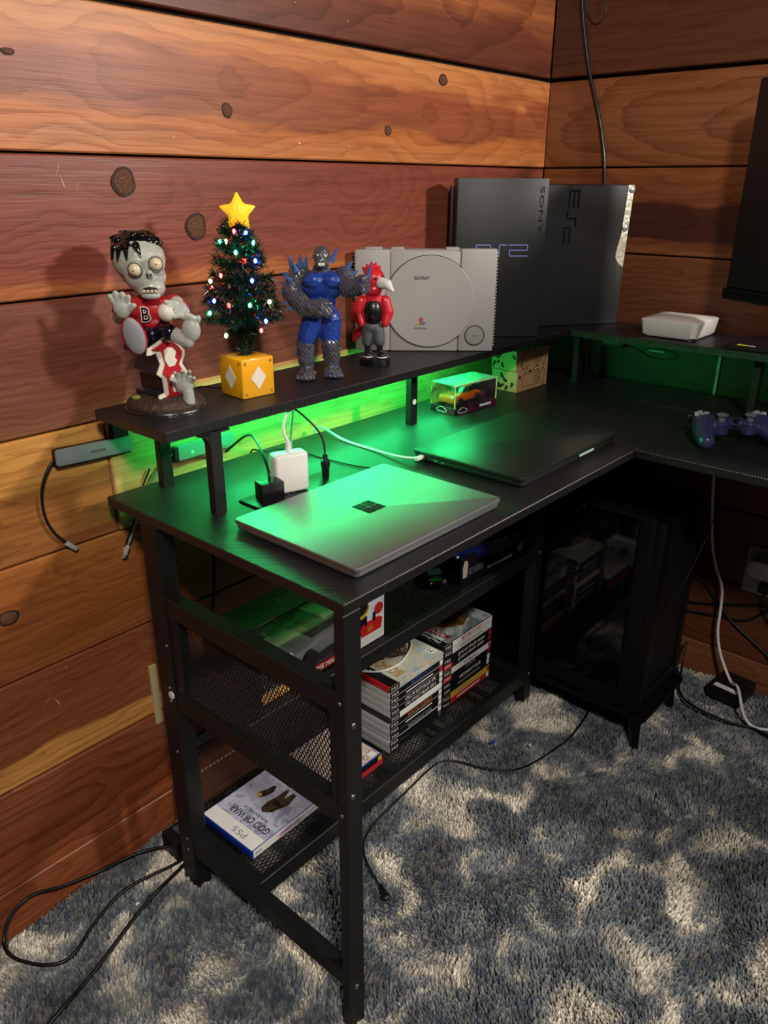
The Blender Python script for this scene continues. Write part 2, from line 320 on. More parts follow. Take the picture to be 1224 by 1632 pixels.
# ------------------------------------------------------------------ shag carpet
def hfield(x, y):
    return .010*np.sin(x*17+1.3*np.sin(y*9))*np.sin(y*15+1.7*np.sin(x*7))+.006*np.sin(x*41+y*23)*np.sin(y*37-x*11)
def carpet_mat():
    m = bpy.data.materials.new('shag_carpet'); m.use_nodes = True; nt = m.node_tree; N = nt.nodes; L = nt.links.new; b = N['Principled BSDF']
    tc = N.new('ShaderNodeTexCoord')
    def noise(sc, det, dist=0, off=0):
        mp = N.new('ShaderNodeMapping'); mp.inputs['Location'].default_value = (off, off*2, 0); mp.inputs['Scale'].default_value = (1, 1, 0)
        n = N.new('ShaderNodeTexNoise'); n.inputs['Scale'].default_value = sc; n.inputs['Detail'].default_value = det; n.inputs['Distortion'].default_value = dist
        L(tc.outputs['Object'], mp.inputs[0]); L(mp.outputs[0], n.inputs['Vector']); return n.outputs['Fac']
    rp = N.new('ShaderNodeValToRGB'); el = rp.color_ramp.elements
    for _ in range(3): el.new(.5)
    for e, (p, c) in zip(el, ((.34, '#222b35'), (.45, '#3f4a56'), (.53, '#767c81'), (.585, '#bcb4a4'), (.65, '#efe6d4'))): e.position = p; e.color = lin(c)
    L(noise(9.5, 4, .7, 3.3), rp.inputs[0])
    r2 = N.new('ShaderNodeValToRGB'); r2.color_ramp.elements[0].position = .42; r2.color_ramp.elements[0].color = lin('#55626f'); r2.color_ramp.elements[1].position = .6; r2.color_ramp.elements[1].color = lin('#c4b9a4')
    L(noise(70, 2, .3, 8), r2.inputs[0])
    mx = N.new('ShaderNodeMixRGB'); mx.inputs[0].default_value = .22; L(rp.outputs[0], mx.inputs[1]); L(r2.outputs[0], mx.inputs[2])
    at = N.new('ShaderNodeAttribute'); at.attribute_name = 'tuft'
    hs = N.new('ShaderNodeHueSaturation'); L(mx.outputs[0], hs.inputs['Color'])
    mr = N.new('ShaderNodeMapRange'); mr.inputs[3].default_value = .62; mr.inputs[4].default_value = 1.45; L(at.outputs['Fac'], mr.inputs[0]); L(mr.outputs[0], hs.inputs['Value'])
    L(hs.outputs[0], b.inputs['Base Color']); b.inputs['Roughness'].default_value = .8; b.inputs['Specular IOR Level'].default_value = .25
    b.inputs['Sheen Weight'].default_value = .25; b.inputs['Sheen Roughness'].default_value = .5
    return m
CARP = carpet_mat()
fl = struct(boxo('floor', (-1.35, WX+.02, -1.75, WY+.02, -.03, 0), CARP))
fl.data.attributes.new('tuft', 'FLOAT', 'POINT')
X0, X1, Y0, Y1 = -.95, WX-.004, -1.55, WY-.002
gx, gy = .0040, .0040
xs, ys = np.meshgrid(np.arange(X0, X1, gx), np.arange(Y0, Y1, gy)); xs = xs.ravel(); ys = ys.ravel()
# sparser where the photo never looks
near = (xs > -.5) & (ys > -1.02-.35*0) & ((xs-.2)*.75+(ys+.2)*.66 > -.75)
keep = near | (np.random.rand(len(xs)) < .4); xs = xs[keep]; ys = ys[keep]; n = len(xs)
xs = xs+np.random.uniform(-.003, .003, n); ys = ys+np.random.uniform(-.003, .003, n)
xs = np.clip(xs, X0, X1-.004); ys = np.clip(ys, Y0, Y1-.004)
hh = .015+hfield(xs, ys)*.8+np.random.uniform(-.003, .003, n); hh = np.clip(hh, .005, .030)
th = np.random.uniform(0, 2*PI, n); ln = np.random.uniform(.0, .006, n)
flow = np.sin(xs*13+2*np.sin(ys*11))*2.2+np.cos(ys*9+xs*5)
tx = xs+ln*np.cos(th)+.004*np.cos(flow); ty = ys+ln*np.sin(th)+.004*np.sin(flow); tx = np.minimum(tx, X1); ty = np.minimum(ty, Y1)
V = np.empty((n, 6, 3)); a0 = np.random.uniform(0, 2*PI, n); rb, rtp = .0022, np.random.uniform(.0012, .0027, n)
tilt = np.random.uniform(0, 2*PI, n)
for k in range(3):
    ca, sa = np.cos(a0+2*PI*k/3), np.sin(a0+2*PI*k/3)
    V[:, k, 0] = np.minimum(xs+rb*ca, X1); V[:, k, 1] = np.minimum(ys+rb*sa, Y1); V[:, k, 2] = 0
    V[:, k+3, 0] = np.minimum(tx+rtp*ca, X1); V[:, k+3, 1] = np.minimum(ty+rtp*sa, Y1); V[:, k+3, 2] = hh+.8*rtp*np.cos(a0+2*PI*k/3-tilt)
F = np.array([[0, 1, 4], [0, 4, 3], [1, 2, 5], [1, 5, 4], [2, 0, 3], [2, 3, 5], [3, 4, 5]])
idx = (np.arange(n)[:, None, None]*6+F[None]).reshape(-1)
me = bpy.data.meshes.new('carpet_pile'); me.vertices.add(n*6); me.vertices.foreach_set('co', V.reshape(-1))
nf = n*len(F); me.loops.add(nf*3); me.loops.foreach_set('vertex_index', idx.astype(np.int32)); me.polygons.add(nf); me.polygons.foreach_set('loop_start', np.arange(0, nf*3, 3, dtype=np.int32))
me.update(calc_edges=True)
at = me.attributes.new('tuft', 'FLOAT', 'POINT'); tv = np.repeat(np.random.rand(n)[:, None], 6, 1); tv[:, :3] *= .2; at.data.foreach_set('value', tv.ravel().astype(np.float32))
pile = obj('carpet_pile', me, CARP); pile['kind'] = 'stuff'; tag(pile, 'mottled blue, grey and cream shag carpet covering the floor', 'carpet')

# ------------------------------------------------------------------ the desk
def carbon():
    m = bpy.data.materials.new('carbon_weave'); m.use_nodes = True; nt = m.node_tree; N = nt.nodes; L = nt.links.new; b = N['Principled BSDF']
    tc = N.new('ShaderNodeTexCoord'); mp = N.new('ShaderNodeMapping'); mp.inputs['Rotation'].default_value = (0, 0, math.radians(48)); L(tc.outputs['Object'], mp.inputs[0])
    wv = N.new('ShaderNodeTexWave'); wv.inputs['Scale'].default_value = 95; wv.inputs['Distortion'].default_value = .15; wv.inputs['Detail Scale'].default_value = 3; wv.bands_direction = 'Y'
    L(mp.outputs[0], wv.inputs['Vector'])
    mx = N.new('ShaderNodeMixRGB'); mx.inputs[1].default_value = (.0035, .0035, .004, 1); mx.inputs[2].default_value = (.009, .009, .0095, 1); L(wv.outputs['Fac'], mx.inputs[0]); L(mx.outputs[0], b.inputs['Base Color'])
    bp = N.new('ShaderNodeBump'); bp.inputs['Strength'].default_value = .7; bp.inputs['Distance'].default_value = .0007; L(wv.outputs['Fac'], bp.inputs['Height']); L(bp.outputs[0], b.inputs['Normal'])
    b.inputs['Roughness'].default_value = .38; b.inputs['Specular IOR Level'].default_value = .8
    return m
CARB = carbon()
STEEL = M('black_powder_coat', '#141414', .45, 0, var=.15, scale=60, bump=.15, bscale=900)
BOLT = M('bolt_head', '#8d8d90', .3, .9)
EDGE = M('desk_edge_band', '#161312', .5)
H, R = .73, .866
desk = thing('desk', 'black L-shaped desk with carbon weave top, raised shelf and mesh storage shelves', 'desk')
boxo('desktop', (0, 1.255, -.5, 0, H-.015, H), CARB, desk, bev=.0012, seg=1)
boxo('desktop', (.753, 1.255, -1.30, -.501, H-.015, H), CARB, desk, bev=.0012, seg=1)
boxo('riser_board', (0, 1.255, -.176, 0, R-.015, R), CARB, desk, bev=.0012, seg=1)
boxo('riser_board', (1.076, 1.255, -1.25, -.177, R-.015, R), CARB, desk, bev=.0012, seg=1)
for x, y in ((.068, -.180), (.079, -.034), (.604, -.100), (1.15, -.165), (1.15, -.03), (1.10, -.59), (1.10, -1.2), (1.23, -1.2)):
    bm = box(B(), x, x+.020, y, y+.014, H-.0005, R-.0145, bev=.0008, seg=1)
    box(bm, x-.016, x+.036, y+.001, y+.013, R-.018, R-.0145, bev=.0005, seg=1)
    prism(bm, [(0, 0), (-.016, 0), (-.010, -.003), (-.004, -.008), (0, -.016)], .012, mat4=frame((x, y+.013, R-.016), (1, 0, 0), (0, 0, 1)))
    obj('riser_leg', bm, STEEL, desk)
obj('sticker', cyl(B(), (.614, -.1, .775), (.614, -.1006, .775), .0055, n=20), M('white_sticker', '#e8f4ec', .5), desk)
def bar(name, x0, x1, y0, y1, z0, z1): return boxo(name, (x0, x1, y0, y1, z0, z1), STEEL, desk, bev=.0012, seg=1)
bar('leg', 0, .030, -.499, -.482, .002, H-.0155); bar('leg', 0, .030, -.125, -.085, .002, H-.0155)
bar('leg', .842, .870, -.270, -.245, .002, H-.0155); bar('leg', .842, .870, -.115, -.085, .002, H-.0155)
bar('leg', 1.21, 1.24, -1.28, -1.25, .002, H-.0155); bar('leg', 1.21, 1.24, -.06, -.03, .002, H-.0155); bar('leg', .77, .80, -1.28, -1.25, .002, H-.0155)
bar('apron', .030, .842, -.495, -.475, H-.036, H-.0155) if False else None
bar('end_rail', .002, .026, -.483, -.124, .568, .600); bar('end_rail', .002, .026, -.483, -.124, .398, .428); bar('end_rail', .002, .026, -.483, -.124, .088, .115)
bar('end_stile', .004, .022, -.147, -.124, .427, .569); bar('end_stile', .004, .022, -.483, -.466, .427, .569)
for zt, zb in ((.428, .398), (.113, .078)):
    bar('shelf_rail', .026, .843, -.272, -.256, zb, zt); bar('shelf_rail', .031, .841, -.080, -.066, zb, zt); bar('shelf_rail', .824, .843, -.257, -.079, zb, zt-.004)
    bar('shelf_rail', .0262, .044, -.257, -.079, zb, zt-.004)
    fr = frame((0, 0, zt-.010), (1, 0, 0), (0, 1, 0)); mesh_panel('shelf_mesh', fr, .044, .824, -.258, -.078, math.radians(24), .0068, .0021, STEEL, desk)
    for k in range(4): bar('shelf_brace', .20+k*.17, .212+k*.17, -.257, -.079, zt-.022, zt-.0105)
mesh_panel('end_mesh', frame((.012, 0, 0), (0, -1, 0), (0, 0, 1)), .140, .470, .420, .575, math.radians(63), .0058, .0014, STEEL, desk)
# back mesh of the lower compartment
bar('back_rail', .031, .841, -.076, -.066, .262, .282); bar('back_stile', .031, .050, -.076, -.066, .113, .262); bar('back_stile', .822, .841, -.076, -.066, .113, .262)
mesh_panel('back_mesh', frame((0, -.070, 0), (1, 0, 0), (0, 0, 1)), .048, .824, .112, .264, math.radians(60), .0075, .0015, STEEL, desk)
for x, y, z in ((.014, -.4995, .555), (.011, -.4995, .445), (.013, -.4995, .09), (.856, -.2705, .415), (.856, -.2705, .095)):
    obj('bolt', sph(B(), (x, y, z), (.0045, .0022, .0045), 2), BOLT, desk, smooth=True)
for y, z in ((-.118, .515), (-.112, .435), (-.112, .410), (-.112, .31), (-.108, .120), (-.108, .095), (-.49, .59), (-.49, .415)):
    obj('bolt', sph(B(), (-.0003, y, z), (.0020, .0034, .0034), 2), BOLT, desk, smooth=True)
GREEN = M('green_led', '#20ff6a', .5, emit=108, ecol='#30ff8c', var=0)
bm = box(B(), .16, .82, -.080, -.070, R-.0190, R-.0153, bev=.001, seg=1); obj('led_strip', bm, GREEN, desk)['label'] = 'glowing green light strip under the raised shelf'
bm = box(B(), .10, .86, -.014, -.006, R-.0180, R-.0153, bev=.0008, seg=1); obj('led_strip', bm, M('green_fill_strip', '#20ff6a', .5, emit=20, ecol='#30ff8c', var=0), desk)['label'] = 'added dimmer green fill strip along the rear edge of the raised shelf'  # second strip added to tint the wall behind the shelf green
# flush power socket block
BLKP = M('black_plastic', '#0f0f10', .4, var=.1)
bm = box(B(), .118, .285, -.236, -.168, H-.002, H+.0045, bev=.002); obj('power_socket', bm, BLKP, desk, smooth='auto')
for k in range(3):
    bm = box(B(), .137+.045*k, .139+.045*k, -.21, -.203, H+.004, H+.0049); box(bm, .147+.045*k, .149+.045*k, -.21, -.203, H+.004, H+.0049); obj('slot', bm, M('socket_slot', '#55585a', .5), desk)

# ------------------------------------------------------------------ laptops
SILV = M('silver_aluminium', '#a6aaab', .50, 1.0, var=.03, scale=8)
SILVD = M('silver_edge', '#9fa0a3', .35, .9, var=.05)
DARKAL = M('dark_hard_case', '#101112', .42, 0, spec=.7, var=.08, bump=.08, bscale=700)
RUB = M('rubber_black', '#0c0c0c', .7)
def laptop(name, label, x0, x1, y0, y1, lid, base, r, th):
    t = thing(name, label, 'laptop', ((x0+x1)/2, (y0+y1)/2, H)); w2, d2 = (x1-x0)/2, (y1-y0)/2
    obj('base', prism(B(), rrect(-w2+.002, w2-.002, -d2+.002, d2-.002, r), th*.5, bev=.0018, mat4=Matrix.Translation((0, 0, .002))), base, t, smooth='auto')
    obj('lid', prism(B(), rrect(-w2, w2, -d2, d2, r), th*.42, bev=.0012, mat4=Matrix.Translation((0, 0, .0026+th*.5))), lid, t, smooth='auto')
    for sx in (-1, 1):
        for sy in (-1, 1): obj('foot', cyl(B(), (sx*(w2-.025), sy*(d2-.025), 0), (sx*(w2-.025), sy*(d2-.025), .003), .006, n=12), RUB, t)
    return t, w2, d2, .0026+th*.92
t, w2, d2, zt = laptop('laptop', 'closed silver laptop with a dark four-square logo on its lid', .051, .363, -.472, -.240, SILV, SILVD, .008, .0145)
LOGO = M('logo_mirror', '#0d1512', .12, .6)
for sx in (-1, 1):
    for sy in (-1, 1): patch('logo_square', rect(.0165, .0165, sx*.0092, sy*.0092), (-.0, .006, zt), (1, 0, 0), (0, 1, 0), LOGO, t, lift=.0001)
t, w2, d2, zt = laptop('laptop', 'closed dark grey laptop in a matte case, white cable plugged in', .446, .771, -.455, -.232, DARKAL, DARKAL, .010, .0165)
patch('thumb_notch', rrect(-.026, .026, -.0022, .0022, .002), (.045, -d2+.0002, .010), (1, 0, 0), (0, 0, 1), M('notch_pale_green', '#b9d8c6', .3, .3), t, th=.0006)  # notch in a pale green, slightly metallic colour
for yy in (.06, .045): patch('port', rrect(-.004, .004, -.0015, .0015, .0012), (-w2+.0015, yy, .007), (0, -1, 0), (0, 0, 1), M('port_metal', '#8d9a92', .3, .8), t, th=.0006)

# ------------------------------------------------------------------ games consoles standing on the raised shelf
ROT = math.radians(-48.675)      # turned to face the room corner seat
GREYP = M('console_grey', '#a09c98', .5, var=.03, scale=20, bump=.05, bscale=1500)
GREYD = M('console_grey_dark', '#8c8986', .5, var=.03); GREYL = M('console_seam', '#2d2c2b', .7); INK = M('ink_black', '#191919', .5, var=.05)
t = thing('game_console', 'grey disc games console with a round lid, propped upright behind the figurines', 'console', (.664, -.085, R), ROT)
# local: x right, y away, z up; front (top of the console) faces -y
obj('body', box(B(), -.130, .122, -.002, .046, .001, .189, bev=.004), GREYP, t, smooth='auto')
boxo('side_panel', (-.137, -.071, -.008, .004, .001, .190), GREYP, t, bev=.003); boxo('side_panel', (.063, .131, -.008, .004, .001, .192), GREYP, t, bev=.003)
boxo('centre_panel', (-.0695, .0615, -.0062, .004, .001, .187), GREYP, t, bev=.002)
c = frame((.0055, -.0062, .0945), (1, 0, 0), (0, 0, 1))
lid = obj('disc_lid', lathe(B(), [(.0855, .000), (.0855, .0022), (.0842, .0034), (.0, .0046)], 64, mat4=c), GREYP, t, smooth='auto')
obj('lid_seam', lathe(B(), [(.0868, 0), (.0868, .0016), (.0856, .0016), (.0856, 0)], 64, mat4=c), GREYL, t)
for s, wd, hg, px, pz, in (('SONY', .030, .0062, -.0095, .1395),): text(s, wd, hg, (px, -.0113, pz), (1, 0, 0), (0, 0, 1), INK, t, off=.0)
# emblem: upright P over a flat S, four colours
ec = {k: M('emblem_'+k, v, .5, var=0) for k, v in (('red', '#c02a2a'), ('yellow', '#d0a83a'), ('blue', '#3a5ea8'), ('teal', '#2f8f86'))}
e0 = (-.0105, -.0112, .0585)
patch('emblem', [(-.0022, -.006), (.0004, -.0066), (.0004, .0045), (.0022, .0042), (.0024, .0002), (.0042, -.0002), (.0046, .0045), (.0022, .0068), (-.0022, .0074)], e0, (1, 0, 0), (0, 0, 1), ec['red'], t)
patch('emblem', [(-.0078, -.0036), (-.0028, -.0018), (-.0028, -.0034), (-.0060, -.0044), (-.0030, -.0054), (-.0028, -.0068), (-.0078, -.0056)], e0, (1, 0, 0), (0, 0, 1), ec['yellow'], t)
patch('emblem', [(.0012, -.0054), (.0052, -.0042), (.0068, -.0030), (.0012, -.0028), (.0012, -.0012), (.0074, -.0012), (.0084, -.0040), (.0050, -.0062), (.0012, -.0068)], e0, (1, 0, 0), (0, 0, 1), ec['blue'], t)
text('PlayStation', .0235, .0045, (-.0105, -.0112, .0455), (1, 0, 0), (0, 0, 1), INK, t)
c2 = frame((.0945, -.0080, .0315), (1, 0, 0), (0, 0, 1))
obj('button_ring', lathe(B(), [(.0195, 0), (.0195, .0014), (.0178, .0014), (.0178, 0)], 40, mat4=c2), GREYL, t)
obj('open_button', lathe(B(), [(.0176, 0), (.0174, .0014), (.012, .0021), (0, .0023)], 40, mat4=c2), GREYD, t, smooth='auto')
text('OPEN', .010, .0018, (.0945, -.0106, .0315), (1, 0, 0), (0, 0, 1), GREYL, t)
bm = box(B(), .068, .078, -.0086, -.0080, .047, .0482, mat4=Matrix.Translation((0, 0, 0))); obj('groove', bm, GREYL, t)
bm = B()
for k in range(30): box(bm, .130, .1335, -.006, .046, .012+k*.0059, .0148+k*.0059, bev=.0006, seg=1)
obj('rib_strip', bm, GREYP, t)
bm = B()
for k in range(30): box(bm, -.1395, -.1355, -.004, .046, .012+k*.0059, .0148+k*.0059, bev=.0006, seg=1)
obj('rib_strip', bm, GREYD, t)
for x0, x1 in ((-.118, -.085), (-.069, -.044), (.035, .060)): boxo('card_door', (x0, x1, .004, .024, .188, .1935), GREYP, t, bev=.001)

MATB = M('console_black', '#262626', .42, var=.08, bump=.12, bscale=1600); MATB2 = M('console_black_side', '#101010', .5); CHR = M('chrome', '#d8d8da', .1, 1, var=.02); EMB = M('embossed_black', '#0b0b0b', .25)
# tall black console, vertical
t = thing('game_console', 'tall matte black games console with blue outlined emblem, standing upright', 'console', (.8795, -.1045, R), math.radians(-45))
obj('shell', box(B(), -.0925, .0925, 0, .055, .001, .315, bev=.0015), MATB, t, smooth='auto')
obj('lower_shell', box(B(), -.0975, .088, .056, .078, .001, .300, bev=.0015), MATB2, t, smooth='auto')
HOLO = M('foil_blue', '#8f9ce0', .35, .3, var=.3, scale=60)
def path_letters(segs, wd, o, mat, parent, name):
    bm = B()
    for (ax, ay), (bx, by) in segs:
        box(bm, min(ax, bx)-wd/2, max(ax, bx)+wd/2, min(ay, by)-wd/2, max(ay, by)+wd/2, 0, .0005)
    k = obj(name, bm, mat, parent); k.matrix_local = frame(o, (1, 0, 0), (0, 0, 1)); return k
# squared, outlined "PS2" mark
g = lambda pts: list(zip(pts, pts[1:]))
p2 = g([(0, 0), (0, .022), (.030, .022), (.030, .011), (0, .011)])
s2 = g([(.034, 0), (.048, 0), (.048, .022), (.062, .022)])
two = g([(.068, .022), (.107, .022), (.107, .012), (.070, .012), (.070, .0005), (.107, .0005)])
path_letters(p2+s2+two, .0022, (-.050, -.0002, .166), HOLO, t, 'emblem')
text('PlayStation2', .056, .0075, (-.028, -.0002, .159), (1, 0, 0), (0, 0, 1), EMB, t)
text('SONY', .010, .070, (.080, -.0002, .265), (1, 0, 0), (0, 0, 1), EMB, t) if False else text('SONY', .090, .0085, (.080, -.0002, .255), (0, 0, -1), (1, 0, 0), M('embossed_faint', '#1c1c1c', .3), t)
# wide black console
a = math.radians(36); x0, y0 = 1.228, -.224
t = thing('game_console', 'wide matte black games console with chrome edge trim, upright in the corner', 'console', (x0-.147*math.cos(a), y0+.147*math.sin(a), R), -a)
out = [(-.145, .001), (.138, .001), (.139, .128), (.127, .136), (.117, .150), (.118, .175), (.126, .24), (.131, .303), (-.145, .303)]
obj('shell', prism(B(), out, .024, bev=.003, mat4=frame((0, .024, 0), (1, 0, 0), (0, 0, 1))), MATB, t, smooth='auto')
obj('trim_plate', prism(B(), [(.122, .120), (.141, .122), (.1475, .303), (.134, .303), (.128, .2), (.118, .15)], .008, mat4=frame((0, .016, 0), (1, 0, 0), (0, 0, 1))), M('chrome_lamp_tint', '#efe2cc', .3, .75, var=.3, scale=50, bump=1.0, bscale=55), t)  # cream tint painted in for the lamp's reflection; bumps help catch light
boxo('back_shell', (-.146, .1475, .0245, .038, .001, .304), MATB2, t, bev=.002)
for z in (.293, .213): obj('button', lathe(B(), [(.0068, 0), (.0068, .0018), (.0058, .0026), (0, .0028)], 24, mat4=frame((.1425-(.293-z)*.08, .0076, z), (1, 0, 0), (0, 0, 1))), M('button_silver', '#a8a29a', .35, .6), t, smooth='auto')
bm = B()
for (ax, ay), (bx, by) in g([(-.010, .257), (-.010, .291), (.012, .291), (.012, .257)])+g([(.001, .291), (.001, .257)])+g([(-.0115, .251), (-.0115, .234), (.009, .234), (.009, .217)])+g([(-.016, .183), (-.016, .214), (-.003, .214), (-.003, .183)]):
    box(bm, min(ax, bx)-.0013, max(ax, bx)+.0013, min(ay, by)-.0013, max(ay, by)+.0013, 0, .0006)
k = obj('emblem', bm, EMB, t); k.matrix_local = frame((0, -.0002, 0), (1, 0, 0), (0, 0, 1))

# ------------------------------------------------------------------ things on the wing
WHT = M('white_plastic', '#dcd8d2', .35, var=.02, coat=.2)
t = thing('network_box', 'small white rounded plastic box on the corner shelf', 'router', (1.168, -.388, R))
def taper(bm, w0, d0, w1, d1, h, r, z0=0, top=.006):
    rings = [(w0-.004, d0-.004, z0), (w0, d0, z0+.004), (w1, d1, z0+h), (w1-.003, d1-.003, z0+h+.002), (w1*.5, d1*.5, z0+h+top)]
    vv = [[bm.verts.new((x, y, z)) for x, y in rrect(-a_, a_, -b_, b_, r*min(1, a_/w0+.1))] for a_, b_, z in rings]
    for p, q in zip(vv, vv[1:]):
        for k in range(len(p)): bm.faces.new((p[k], p[(k+1) % len(p)], q[(k+1) % len(p)], q[k]))
    bm.faces.new(vv[0][::-1]); bm.faces.new(vv[-1]); return bm
obj('body', taper(B(), .062, .059, .066, .063, .034, .012, .003), WHT, t, smooth='auto')
for sx in (-1, 1):
    for sy in (-1, 1): obj('foot', cyl(B(), (sx*.048, sy*.045, 0), (sx*.048, sy*.045, .0045), .005, n=12), WHT, t)
text('ALLSET', .036, .006, (-.052, .032, .0400), (0, -1, 0), (1, 0, 0), M('pale_print', '#f6f4f0', .4), t, lift=.0008) if False else None
t = thing('portable_drive', 'thin black slab with a yellow and white sticker on the corner shelf', 'drive', (1.165, -.560, R), math.radians(-4))
obj('case', prism(B(), rrect(-.085, .075, -.055, .038, .004), .009, bev=.0015), BLKP, t, smooth='auto')
patch('sticker', rect(.008, .020), (-.068, .008, .009), (1, 0, 0), (0, 1, 0), M('sticker_yellow', '#c8d838', .5), t); patch('sticker', rect(.005, .014, 0, 0), (-.068, -.010, .009), (1, 0, 0), (0, 1, 0), WHT, t)
# monitor
A = Vector((1.12, -.484, .959)); dr = Vector((-.42, -.908, 0)).normalized(); ang = math.atan2(dr.y, dr.x)
MON = M('monitor_bezel', '#0d0d0e', .35, var=.05); SCR = M('monitor_screen', '#1a1b1c', .38, var=.02, spec=.4)
t = thing('monitor', 'large black monitor turned off, on a stand above the corner shelf', 'monitor', (A.x+dr.x*.315, A.y+dr.y*.315, R), ang)
zb = A.z-R
boxo('housing', (-.315, .315, .006, .040, zb, zb+.392), MON, t, bev=.004); boxo('screen', (-.309, .309, .003, .0075, zb+.022, zb+.386), SCR, t, bev=.0008, seg=1)
boxo('chin', (-.315, .315, -.002, .008, zb-.002, zb+.020), MON, t, bev=.002)
obj('neck', box(B(), -.03, .03, .035, .060, .008, zb+.15, bev=.004), MON, t, smooth='auto'); obj('stand_base', prism(B(), rrect(-.10, .10, .0, .11, .02), .009, bev=.002), MON, t, smooth='auto')
# game controller: grips towards the seat
NAVY = M('controller_navy', '#2b3154', .3, var=.05, coat=.3, bump=.05, bscale=1500); PADB = M('controller_black', '#0c0c0e', .35)
t = thing('game_controller', 'navy blue wireless game controller lying on the desk wing', 'controller', (.915, -.613, H), ROT)
bm = B(); s = .001
for sx in (-1, 1):
    capsule(bm, (sx*.052, .012, .030), (sx*.062, -.018, .022), .021, .018); capsule(bm, (sx*.062, -.018, .022), (sx*.066, -.046, .016), .018, .0155)
    sph(bm, (sx*.045, .022, .034), (.024, .026, .015), 3); cyl(bm, (sx*.026, -.002, .018), (sx*.026, -.004, .042), .0145, .0145, 24)
box(bm, -.050, .050, .004, .045, .022, .044, bev=.008); box(bm, -.028, .028, -.006, .01, .024, .042, bev=.005)
obj('body', remesh(bm, .0016, 8), NAVY, t, smooth=True)
for sx in (-1, 1):
    st = obj('thumbstick', lathe(B(), [(.006, 0), (.006, .008), (.0095, .010), (.0105, .0125), (.009, .0140), (.004, .0128), (0, .0126)], 24, mat4=Matrix.Translation((sx*.026, -.003, .041))), M('stick_grey', '#5d6268', .55), t, smooth='auto')
    for k in range(4): obj('button', cyl(B(), (sx*.053+.0085*math.cos(k*PI/2), .024+.0085*math.sin(k*PI/2), .044), (sx*.053+.0085*math.cos(k*PI/2), .024+.0085*math.sin(k*PI/2), .0505), .0048, n=14), M('button_grey', '#9aa0a6', .4), t)
    obj('shoulder_button', box(B(), sx*.052-.018, sx*.052+.018, .040, .052, .026, .041, bev=.003), PADB, t, smooth='auto')
boxo('touch_pad', (-.026, .026, .012, .044, .040, .0465), PADB, t, bev=.002)
obj('home_button', cyl(B(), (0, -.004, .040), (0, -.004, .0445), .0055, n=16), PADB, t)
patch('port', rrect(-.008, .003, -.0022, .0022, .001), (0, -.0068, .032), (1, 0, 0), (0, 0, 1), PADB, t, th=.0008); obj('headphone_jack', cyl(B(), (.008, -.0075, .032), (.008, -.005, .032), .0022, n=14), PADB, t)

# ------------------------------------------------------------------ little boxes on the desktop
t = thing('toy_car_box', 'glossy display box holding an orange sports car under the raised shelf', 'box', (.78, -.132, H), math.radians(-5.6))
FILM = M('clear_film', '#ffffff', .05, trans=1, alpha=.14, spec=.5)
BXD = art('box_print_dark', ['#2a1020', '#5a1840', '#14100f', '#202030'], 18); BXG = art('box_print_backing', ['#c0643a', '#e2b46a', '#7a3048', '#d98a50'], 12)
bw, bd, bh = .0665, .068, .062
obj('base_card', box(B(), -bw, bw, 0, bd, 0, .014, bev=.0006, seg=1), BXD, t); obj('back_card', box(B(), -bw, bw, bd-.0015, bd, .0135, bh), BXG, t); obj('end_card', box(B(), bw-.0015, bw, 0, bd-.001, .0135, bh), BXD, t)
obj('header_strip', box(B(), -bw, bw, -.0002, .0010, bh-.003, bh), M('box_edge_pale', '#c9b890', .4), t)
for xx in (-bw, bw-.002): obj('corner_post', box(B(), xx, xx+.002, -.0003, .002, .0135, bh), M('box_edge_pale'), t)
obj('window_film', box(B(), -bw+.0015, bw-.0015, .0003, .0008, .014, bh-.002), FILM, t); obj('window_film', box(B(), -bw, -bw+.0006, .001, bd, .014, bh-.001), FILM, t); obj('top_film', box(B(), -bw, bw, .001, bd-.001, bh-.0008, bh), M('frosted_film', '#cfe0d4', .2, trans=.6, alpha=.55), t)
CARW = M('white_print', '#e9ece9', .5)
text('RUNWAY', .024, .0055, (.034, -.0004, .0075), (1, 0, 0), (0, 0, 1), CARW, t) if False else None
for k in range(2):
    o_, rgt = (((-.042, -.0004, .0045), (1, 0, 0)), ((-bw-.0003, .036, .0045), (0, -1, 0)))[k]
    pts = [(-.014, 0), (-.0135, .004), (-.009, .0055), (-.005, .0088), (.003, .0088), (.009, .0052), (.0135, .0042), (.014, 0)]; inn = [(a_*.9, b_*.84+.0004) for a_, b_ in pts]
    bm = B()
    for (p, q) in zip(pts, pts[1:]): tube(bm, [(*p, 0), (*q, 0)], .00045, 5, 0)
    kx = obj('car_outline_print', bm, CARW, t); kx.matrix_local = frame(o_, rgt, (0, 0, 1))
    text('PINK SLIPS', .024, .0036, Vector(o_)+Vector((0, 0, -.0012)), rgt, (0, 0, 1), CARW, t)
patch('title_print', rect(.036, .0048), (.030, -.0003, .0085), (1, 0, 0), (0, 0, 1), CARW, t)
